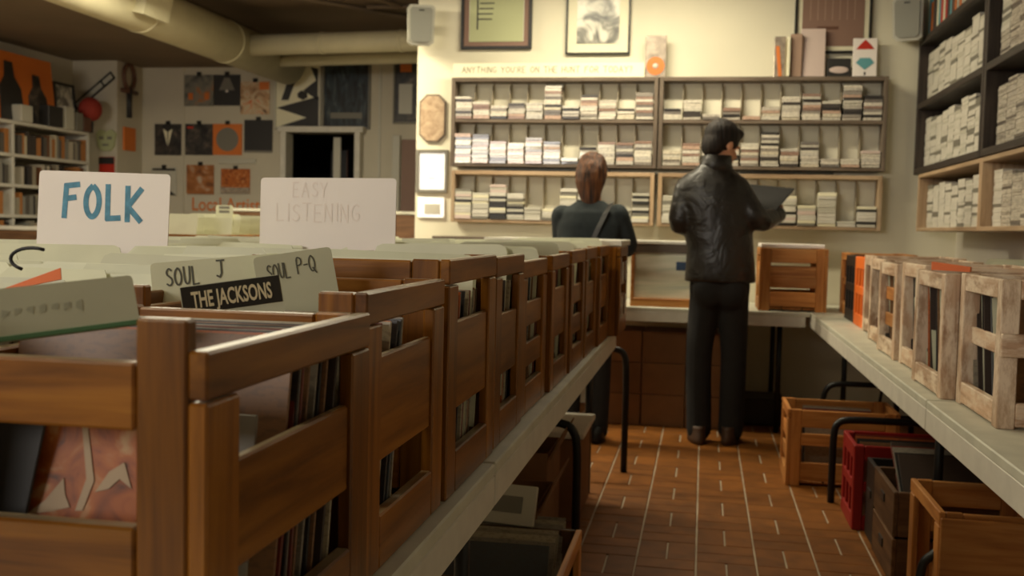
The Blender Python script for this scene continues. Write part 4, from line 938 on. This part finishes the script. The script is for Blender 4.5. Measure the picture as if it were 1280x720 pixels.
# ------------------------------------------------------------------ under the tables
crate('wooden_crate', 0.41, 4.92, 0.50, 0.36, 0.36, woodO, 'orange pine slatted crate on the floor under the right table', z0=0.0, side='two', inner=woodO)
sleeves(0.66, 4.98, 5.22, 0.02, 5, 'the floor crate by the man', R(-10))
plastic_crate('plastic_crate', 0.615, 4.24, 0.40, 0.33, 0.34, redp, 'red plastic crate on the floor under the right table')
sleeves(0.815, 4.30, 4.50, 0.02, 5, 'the red plastic crate', R(-10))
def drawer_box(x0, y0, w, l, z0, h, mt, label):
    e = empty('record_box', (x0 + w / 2, y0 + l / 2, z0), (0, 0, 0), label, 'box')
    for s in (-1, 1):
        piece('side', e, (s * (w / 2 - .008), 0, h / 2), (l, 0.016, h), mt, ALONG_Y); piece('end', e, (0, s * (l / 2 - .008), h / 2), (w - .033, 0.016, h), mt)
    piece('base', e, (0, 0, 0.006), (l - .034, w - .034, 0.01), mt, ALONG_Y)
    MB().cbox((-w / 2 - 0.002, 0, h * 0.6), (0.006, 0.07, 0.03), .001).build('finger_pull', darkc, e)
    return e
for k in range(2):
    drawer_box(0.655, 3.60, 0.46, 0.40, 0.003 + k * 0.16, 0.152, woodB, ['lower brown wooden record drawer of the pair on the floor', 'upper brown wooden record drawer of the pair on the floor'][k])
drawer_box(0.66, 4.03, 0.42, 0.18, 0.003, 0.30, darkp, 'black box on the floor between red crate and drawers')
sleeves(0.885, 3.66, 3.93, 0.18, 5, 'the upper brown floor drawer', R(-50))
nc = crate('wooden_crate', 0.69, 3.10, 0.34, 0.42, 0.385, woodO, 'light pine crate on the floor nearest the camera at right', z0=0.0, side='none', inner=woodO)
piece('front_board', nc, (0, -0.218, 0.19), (0.335, 0.012, 0.36), woodO)
# bent black steel frames (chairs / table legs) under the right table
def bent(name, pts, r, label, cat='table leg'):
    sm = []
    for i in range(len(pts) - 1):
        a, b = Vector(pts[i]), Vector(pts[i + 1])
        for q in range(6): sm.append(a.lerp(b, q / 6))
    sm.append(Vector(pts[-1]))
    for _ in range(3): sm = [sm[0]] + [(sm[i - 1] + sm[i] * 2 + sm[i + 1]) / 4 for i in range(1, len(sm) - 1)] + [sm[-1]]
    return tag(MB().tube(sm, r, 10).build(name, metalk, smooth=True), label, cat)
bent('bent_steel_frame', [(0.585, 4.66, 0.0), (0.585, 4.66, 0.33), (0.62, 4.66, 0.37), (1.0, 4.66, 0.37), (1.03, 4.66, 0.33), (1.03, 4.66, 0.0)], 0.016, 'bent black steel frame between pine and red crates', 'frame')
bent('bent_steel_frame', [(0.62, 5.42, 0.0), (0.62, 5.42, 0.36), (0.66, 5.42, 0.42), (0.95, 5.42, 0.42), (0.98, 5.42, 0.36), (0.98, 5.42, 0.0)], 0.014, 'bent black steel frame behind the pine floor crate', 'frame')
bent('bent_steel_frame', [(0.655, 3.16, 0.0), (0.655, 3.16, 0.16), (0.665, 3.16, 0.22), (0.70, 3.16, 0.25)], 0.013, 'bent black steel tube before the near light pine crate', 'frame')
# under the left table
crate('wooden_crate', -0.75, 2.55, 0.42, 0.50, 0.27, woodO, 'pine crate of records on the floor under the left table', z0=0.0, side='none', inner=woodB, cat='crate')
sleeves(-0.545, 2.62, 2.98, 0.0 + 0.02, 8, 'the pine floor crate under the left table', R(-35))
def carton(x0, y0, w, l, h, label, z0=0.003, mt=cardb_m, flaps=True, rot=0.0, tape=False):
    e = empty('cardboard_box', (x0 + w / 2, y0 + l / 2, z0), (0, 0, rot), label, 'box'); t = 0.006
    for s in (-1, 1):
        MB().cbox((s * (w / 2 - t / 2), 0, h / 2), (t, l, h), .001).build('side', mt, e); MB().cbox((0, s * (l / 2 - t / 2), h / 2), (w - 2 * t, t, h), .001).build('end', mt, e)
    MB().cbox((0, 0, t / 2), (w - 2 * t, l - 2 * t, t), .001).build('base', mt, e)
    if flaps:
        fl_ = l * 0.42
        MB().cbox((0, 0, 0), (w, fl_, 0.005), .001).build('flap', mt, e, (0, -l / 2 - 0.02, h - fl_ * 0.42), (R(70), 0, 0))
        MB().cbox((0, 0, 0), (0.005, l, w * 0.3), .001).build('flap', mt, e, (w / 2 + 0.03, 0, h + w * 0.10), (0, R(24), 0))
    else:
        MB().cbox((0, 0, h - t / 2), (w - 2 * t, l - 2 * t, t), .001).build('lid', mt, e)
    if tape: MB().cbox((0, -l / 2 - 0.001, h * 0.5), (0.05, 0.001, h), .0003).build('tape', tan, e)
    return e
carton(-0.84, 3.12, 0.36, 0.36, 0.30, 'open brown carton on the floor behind the pine crate')
carton(-0.86, 3.60, 0.34, 0.34, 0.36, 'open dark carton on the floor in the middle under left table')
carton(-0.86, 4.05, 0.40, 0.42, 0.33, 'carton with pale lid at the far end under left table', flaps=False)
tag(MB().cbox((-0.66, 4.26, 0.352), (0.44, 0.46, 0.025), .004).build('carton_lid', white_m), 'white lid on the far carton under the left table', 'lid')
pb = tag(MB().cbox((0, 0, 0), (0.26, 0.02, 0.12), .002).build('printed_card', lgrey, None, (-0.60, 3.06, 0.33), (R(-20), 0, R(-8))), 'faded printed card leaning in the carton under left table', 'card')
MB().cbox((0, -0.012, 0.0), (0.18, 0.002, 0.05), .0005).build('print', greyc, pb)
for k in range(3):
    tag(MB().cbox((0, 0, 0), (0.13, 0.13, 0.01), .002).build('paper_packet', lgrey, None, (-0.68 + k * 0.09, 2.50 - k * 0.02, 0.24 - .02 * k), (R(-25), R(8 * k - 8), R(-20 + 20 * k))), ['left pale packet before the pine floor crate', 'middle pale packet before the pine floor crate', 'right pale packet before the pine floor crate'][k], 'packet')
bent('bent_steel_frame', [(-0.43, 3.75, 0.0), (-0.43, 3.75, 0.40), (-0.47, 3.75, 0.46), (-0.85, 3.75, 0.46)], 0.016, 'bent black steel frame under the left table', 'frame')
bent('bent_steel_frame', [(-0.345, 4.98, 0.0), (-0.345, 4.98, 0.55), (-0.38, 4.98, 0.60), (-0.75, 4.98, 0.60), (-0.78, 4.98, 0.55), (-0.78, 4.98, 0.0)], 0.016, 'thin black steel frame standing beyond the left table end', 'frame')
# cartons under the back table
for r in range(3):
    for q in range(3):
        carton(-0.60 + q * 0.262, 6.22, 0.255, 0.36, 0.186, 'brown closed carton, %s of the %s layer under the back table' % (['left', 'middle', 'right'][q], ['bottom', 'middle', 'top'][r]), 0.002 + r * 0.19, flaps=False, tape=False)
tag(MB().cbox((0.34, 6.55, 0.09), (0.34, 0.3, 0.16), .006).build('dark_case', darkp), 'dark case on the floor under the back table right of the man', 'case')

# ------------------------------------------------------------------ people
def remesh(mb, name, mats, voxel, parent=None, smooth_it=4, assign=None):
    me = mb.mesh(name + '_src', mats); o = bpy.data.objects.new('tmp_remesh', me); COL.objects.link(o)
    md = o.modifiers.new('r', 'REMESH'); md.mode = 'VOXEL'; md.voxel_size = voxel; md.use_smooth_shade = True
    if smooth_it:
        s2 = o.modifiers.new('s', 'SMOOTH'); s2.factor = 0.5; s2.iterations = smooth_it
    bpy.context.view_layer.update()
    res = bpy.data.meshes.new_from_object(o.evaluated_get(bpy.context.evaluated_depsgraph_get())); res.name = name
    bpy.data.objects.remove(o)
    res.materials.clear()
    for mm in (mats if isinstance(mats, (list, tuple)) else [mats]): res.materials.append(mm)
    for p in res.polygons:
        p.use_smooth = True; p.material_index = assign(p.center) if assign else 0
    return obj(name, res, parent)
def limb(mb, pts, rs, sub=5):
    P_ = [Vector(p) for p in pts]; out = []; rr = []
    for i in range(len(P_) - 1):
        for q in range(sub):
            f = q / sub; out.append(P_[i].lerp(P_[i + 1], f)); rr.append(rs[i] * (1 - f) + rs[i + 1] * f)
    out.append(P_[-1]); rr.append(rs[-1])
    for _ in range(2): out = [out[0]] + [(out[i - 1] + out[i] * 2 + out[i + 1]) / 4 for i in range(1, len(out) - 1)] + [out[-1]]
    mb.tube(out, rr, 14)
    mb.ball(out[0], (rr[0],) * 3, 12, 8); mb.ball(out[-1], (rr[-1],) * 3, 12, 8)
def hand(mb, wrist, dirv, palm_n, side, s=1.0, curl=0.5):
    """palm with four fingers of different lengths and a thumb leaving its side"""
    w = Vector(wrist); d = Vector(dirv).normalized(); n = Vector(palm_n); n = (n - d * n.dot(d)).normalized(); u = d.cross(n) * side
    for k in range(5):
        f = k / 4; mb.tube([w + u * (f - 0.5) * 0.05 * s, w + d * 0.085 * s + u * (f - 0.5) * 0.072 * s], 0.014 * s, 10)
    for k, L in enumerate((0.068, 0.078, 0.074, 0.058)):
        b0 = w + d * 0.08 * s + u * (k / 3 - 0.5) * 0.072 * s
        c1 = math.cos(curl * 0.6); s1 = math.sin(curl * 0.6); c2 = math.cos(curl * 1.6); s2 = math.sin(curl * 1.6)
        p1 = b0 + (d * c1 + n * s1) * L * 0.5 * s; p2 = p1 + (d * c2 + n * s2) * L * 0.55 * s
        mb.tube([b0 - d * 0.02 * s, p1, p2], [0.0095 * s, 0.0088 * s, 0.0075 * s], 10); mb.ball(p2, (0.0075 * s,) * 3, 8, 6)
    b0 = w + d * 0.025 * s - u * 0.032 * s; p1 = b0 + (d * 0.5 - u * 0.7 + n * 0.3).normalized() * 0.04 * s; p2 = p1 + (d * 0.8 - u * 0.2 + n * 0.5).normalized() * 0.032 * s
    mb.tube([b0, p1, p2], [0.013 * s, 0.0105 * s, 0.0085 * s], 10); mb.ball(p2, (0.0085 * s,) * 3, 8, 6)
def head(mb, c, yaw, pitch, s=1.0):
    M = Matrix.Translation(c) @ Euler((pitch, 0, yaw), 'ZYX').to_matrix().to_4x4() if False else Matrix.Translation(c) @ Matrix.Rotation(yaw, 4, 'Z') @ Matrix.Rotation(pitch, 4, 'X')
    mb.ball((0, -0.012 * s, 0.03 * s), (0.078 * s, 0.098 * s, 0.088 * s), 22, 14, M=M)        # skull; face looks along +y
    mb.ball((0, 0.028 * s, -0.045 * s), (0.058 * s, 0.062 * s, 0.075 * s), 18, 12, M=M)       # face and jaw
    mb.ball((0, 0.072 * s, -0.098 * s), (0.026 * s, 0.022 * s, 0.020 * s), 12, 8, M=M)        # chin
    mb.rings([((0, 0.088 * s, 0.0), 0.009 * s, 0.010 * s), ((0, 0.102 * s, -0.03 * s), 0.013 * s, 0.014 * s), ((0, 0.096 * s, -0.046 * s), 0.015 * s, 0.010 * s)], 10, M=M)   # nose
    mb.ball((0, 0.084 * s, -0.068 * s), (0.024 * s, 0.010 * s, 0.008 * s), 12, 6, M=M)        # lips
    for e_ in (-1, 1):
        mb.ball((e_ * 0.078 * s, -0.005 * s, -0.02 * s), (0.010 * s, 0.020 * s, 0.032 * s), 10, 8, M=M)   # ears
        mb.ball((e_ * 0.030 * s, 0.082 * s, 0.012 * s), (0.020 * s, 0.010 * s, 0.007 * s), 10, 6, M=M)    # brows
    return M

# man in a black leather jacket, back to the camera, reading a record sleeve
mx, my = 0.09, 5.83
HC = Vector((0.085, 5.87, 1.655))
b = MB(); Mh = head(b, HC, R(-52), R(-20), 1.03)
b.tube([(0.045, 5.84, 1.48), (0.06, 5.85, 1.56), (0.075, 5.86, 1.61)], [0.065, 0.058, 0.056], 14)
b.rings([((.095, 5.83, 0.86), .15, .10), ((.09, 5.83, 1.05), .15, .10), ((.06, 5.83, 1.25), .165, .105), ((.04, 5.835, 1.40), .16, .09), ((.04, 5.84, 1.48), .10, .07)])
shL, elL, wrL = (-0.115, 5.835, 1.41), (-0.142, 5.80, 1.19), (0.02, 5.985, 1.255)
shR, elR, wrR = (0.19, 5.835, 1.42), (0.295, 5.80, 1.225), (0.405, 5.965, 1.275)
limb(b, [shL, elL, wrL], [.05, .04, .028]); limb(b, [shR, elR, wrR], [.05, .04, .028])
limb(b, [(0.02, 5.83, .88), (-0.008, 5.815, .50), (0.005, 5.82, .07)], [.085, .058, .042]); limb(b, [(0.165, 5.83, .88), (0.185, 5.835, .50), (0.175, 5.84, .07)], [.085, .058, .042])
hand(b, Vector(wrL) + Vector((0.01, 0.01, 0.0)), (0.75, 0.55, 0.25), (-0.3, -0.1, 1), -1, 1.0, 0.7)
hand(b, Vector(wrR) + Vector((0.0, 0.01, 0.004)), (-0.2, 0.69, 0.38), (-0.21, -0.52, 0.82), 1, 1.0, 0.15)
man = remesh(b, 'person', skin, 0.0065, None, 2)
tag(man, 'person in black leather jacket and dark jeans reading a record sleeve', 'person')
j = MB()
j.rings([((.095, 5.83, 0.895), .195, .135), ((.095, 5.83, 0.95), .192, .135), ((.09, 5.83, 1.08), .182, .13), ((.07, 5.83, 1.22), .19, .13), ((.05, 5.83, 1.34), .205, .13), ((.038, 5.835, 1.43), .20, .115), ((.036, 5.84, 1.475), .165, .10), ((.04, 5.84, 1.51), .115, .085), ((.045, 5.845, 1.545), .085, .075)], 28)
limb(j, [(-0.098, 5.835, 1.405), (-0.145, 5.80, 1.19), wrL], [.074, .064, .045]); limb(j, [(0.168, 5.835, 1.41), (0.292, 5.795, 1.225), wrR], [.076, .064, .046])
jk = remesh(j, 'jacket', leather, 0.009, man, 10)
cl = MB(); cl.rings([((.046, 5.843, 1.50), .105, .09), ((.052, 5.845, 1.545), .088, .082), ((.055, 5.84, 1.59), .082, .080), ((.055, 5.84, 1.592), .070, .066), ((.052, 5.845, 1.545), .066, .062)], 24); cl.build('collar', leather, man, smooth=True)
je = MB(); je.rings([((.095, 5.83, 0.84), .165, .115), ((.095, 5.83, 0.92), .165, .115), ((.095, 5.83, 0.98), .155, .11)], 22)
limb(je, [(0.025, 5.83, .86), (-0.008, 5.815, .50), (0.008, 5.82, .075)], [.092, .072, .070]); limb(je, [(0.165, 5.83, .86), (0.186, 5.835, .50), (0.182, 5.84, .075)], [.092, .072, .070])
for cx in (0.035, 0.155): je.ball((cx, 5.765, 0.85), (.085, .06, .11), 14, 10)
remesh(je, 'jeans', denim, 0.009, man, 4)
for fx, fy, yw in ((0.0, 5.82, R(10)), (0.178, 5.84, R(-12))):
    sh = MB(); M = Matrix.Translation((fx, fy, 0)) @ Matrix.Rotation(yw, 4, 'Z')
    sh.rings([((0, -0.02 + .05, 0.004), .046, .135), ((0, .03, 0.03), .048, .138), ((0, .012, 0.055), .044, .11), ((0, -0.03, 0.085), .040, .062), ((0, -0.035, 0.10), .038, .055)], 20, M=M)
    sh.build('shoe', shoe_m, man, smooth=True)
hb = MB(); hb.ball((0, -0.020, 0.040), (0.092, 0.108, 0.098), 22, 14, M=Mh); hb.ball((0, -0.060, -0.015), (0.078, 0.062, 0.085), 18, 12, M=Mh); hb.ball((0, 0.055, 0.085), (0.065, 0.045, 0.035), 16, 10, M=Mh)
hr = remesh(hb, 'hair', hair_k, 0.008, man, 3)
# record sleeve in his hands
c0 = Vector((0.225, 6.20, 1.455)); u = Vector((0.27, -0.16, -0.03)); v = Vector((-0.17, -0.20, -0.17))
u = u.normalized(); v = (v - u * v.dot(u)).normalized(); nrm = u.cross(v)
M = Matrix((u, v, nrm)).transposed().to_4x4(); M.translation = c0 + (u + v) * 0.1575
hs = MB().cbox((0, 0, 0), (0.315, 0.315, 0.005), .001).build('held_record', plain('black_sleeve', (20, 18, 17), 0.6, spec=0.2)); hs.matrix_world = M
tag(hs, 'black record sleeve held open by the person in leather jacket', 'record')
MB().box((-0.04, 0.02, 0.0032), (0.09, 0.07, 0.0006)).build('cover_print', greyc, hs); MB().box((-0.04, 0.02, -0.0032), (0.09, 0.07, 0.0006)).build('cover_print', greyc, hs)

# person in dark teal top, leaning forward, back to camera
b = MB(); WC = Vector((-0.625, 5.80, 1.475)); Mw = head(b, WC, R(-8), R(-28), 0.95)
b.tube([(-0.62, 5.72, 1.30), (-0.62, 5.75, 1.38), (-0.622, 5.78, 1.43)], [0.058, 0.052, 0.05], 14)
b.rings([((-.62, 5.66, 0.84), .15, .11), ((-.62, 5.66, 1.0), .125, .095), ((-.625, 5.68, 1.15), .15, .095), ((-.622, 5.70, 1.25), .15, .085), ((-.62, 5.72, 1.31), .08, .06)])
wl = [(-0.775, 5.71, 1.24), (-0.775, 5.78, 0.99), (-0.68, 6.0, 0.98)]; wr = [(-0.47, 5.71, 1.25), (-0.405, 5.77, 1.08), (-0.45, 6.0, 1.04)]
limb(b, wl, [.042, .036, .026]); limb(b, wr, [.042, .036, .026])
limb(b, [(-0.69, 5.67, .84), (-0.70, 5.69, .46), (-0.70, 5.66, .07)], [.085, .055, .04]); limb(b, [(-0.55, 5.67, .84), (-0.54, 5.69, .46), (-0.54, 5.67, .07)], [.085, .055, .04])
hand(b, Vector(wl[2]) + Vector((.005, .012, 0)), (0.2, 1, 0.0), (0, 0, -1), 1, 0.9, 0.5); hand(b, Vector(wr[2]) + Vector((0, .012, 0)), (-0.15, 1, 0.0), (0, 0, -1), -1, 0.9, 0.5)
wo = remesh(b, 'person', skin, 0.0065, None, 2)
tag(wo, 'person with brown tied hair in dark teal top leaning over the back table', 'person')
k = MB()
k.rings([((-.62, 5.66, 0.83), .165, .125), ((-.62, 5.66, 0.95), .15, .115), ((-.625, 5.68, 1.10), .17, .115), ((-.622, 5.695, 1.20), .18, .11), ((-.62, 5.70, 1.265), .165, .095), ((-.62, 5.715, 1.31), .10, .075), ((-.62, 5.725, 1.33), .07, .06)], 28)
limb(k, wl, [.064, .054, .036]); limb(k, wr, [.064, .054, .036])
remesh(k, 'sweater', knit, 0.009, wo, 5)
k = MB(); k.rings([((-.62, 5.66, 0.80), .16, .12), ((-.62, 5.66, 0.88), .155, .118), ((-.62, 5.66, 0.92), .14, .11)], 22)
limb(k, [(-0.69, 5.67, .82), (-0.70, 5.69, .46), (-0.70, 5.66, .06)], [.09, .064, .055]); limb(k, [(-0.55, 5.67, .82), (-0.54, 5.69, .46), (-0.54, 5.67, .06)], [.09, .064, .055])
remesh(k, 'trousers', denim, 0.010, wo, 4)
for fx in (-0.70, -0.54):
    sh = MB(); sh.rings([((fx, 5.69, 0.004), .040, .118), ((fx, 5.69, 0.03), .042, .12), ((fx, 5.67, 0.055), .040, .09), ((fx, 5.645, 0.09), .038, .055)], 18); sh.build('shoe', metalk, wo, smooth=True)
hb = MB(); hb.ball((0, -0.016, 0.034), (0.084, 0.104, 0.090), 22, 14, M=Mw)
hb.rings([((-.618, 5.80, 1.585), .022, .03), ((-.620, 5.79, 1.568), .060, .07), ((-.624, 5.775, 1.53), .082, .095), ((-.626, 5.755, 1.48), .090, .10), ((-.628, 5.735, 1.43), .084, .09), ((-.628, 5.715, 1.385), .070, .07), ((-.622, 5.69, 1.34), .056, .05), ((-.616, 5.668, 1.30), .034, .03), ((-.612, 5.655, 1.275), .012, .012)], 22)
hb.tube([(-.585, 5.80, 1.575), (-.575, 5.75, 1.56), (-.58, 5.70, 1.50), (-.60, 5.675, 1.43), (-.605, 5.66, 1.36)], [.018, .026, .026, .022, .014], 10)
hb.tube([(-.655, 5.80, 1.565), (-.675, 5.74, 1.53), (-.67, 5.69, 1.45), (-.645, 5.67, 1.37)], [.016, .024, .022, .014], 10)
remesh(hb, 'hair', hair_b, 0.008, wo, 3)
st = MB(); pts = [(-0.50, 5.64, 1.315), (-0.525, 5.59, 1.26), (-0.56, 5.572, 1.18), (-0.60, 5.556, 1.08), (-0.66, 5.535, 0.95), (-0.72, 5.54, 0.86)]
for i in range(len(pts) - 1):
    a, c_ = Vector(pts[i]), Vector(pts[i + 1]); s_ = Vector((0.018, 0, 0.010)); n_ = Vector((0, 0.006, 0))
    st.add([a - s_, a + s_, c_ + s_, c_ - s_, a - s_ + n_, a + s_ + n_, c_ + s_ + n_, c_ - s_ + n_], [(0, 1, 2, 3), (7, 6, 5, 4), (0, 4, 5, 1), (1, 5, 6, 2), (2, 6, 7, 3), (3, 7, 4, 0)])
st.build('bag_strap', blackw, wo)
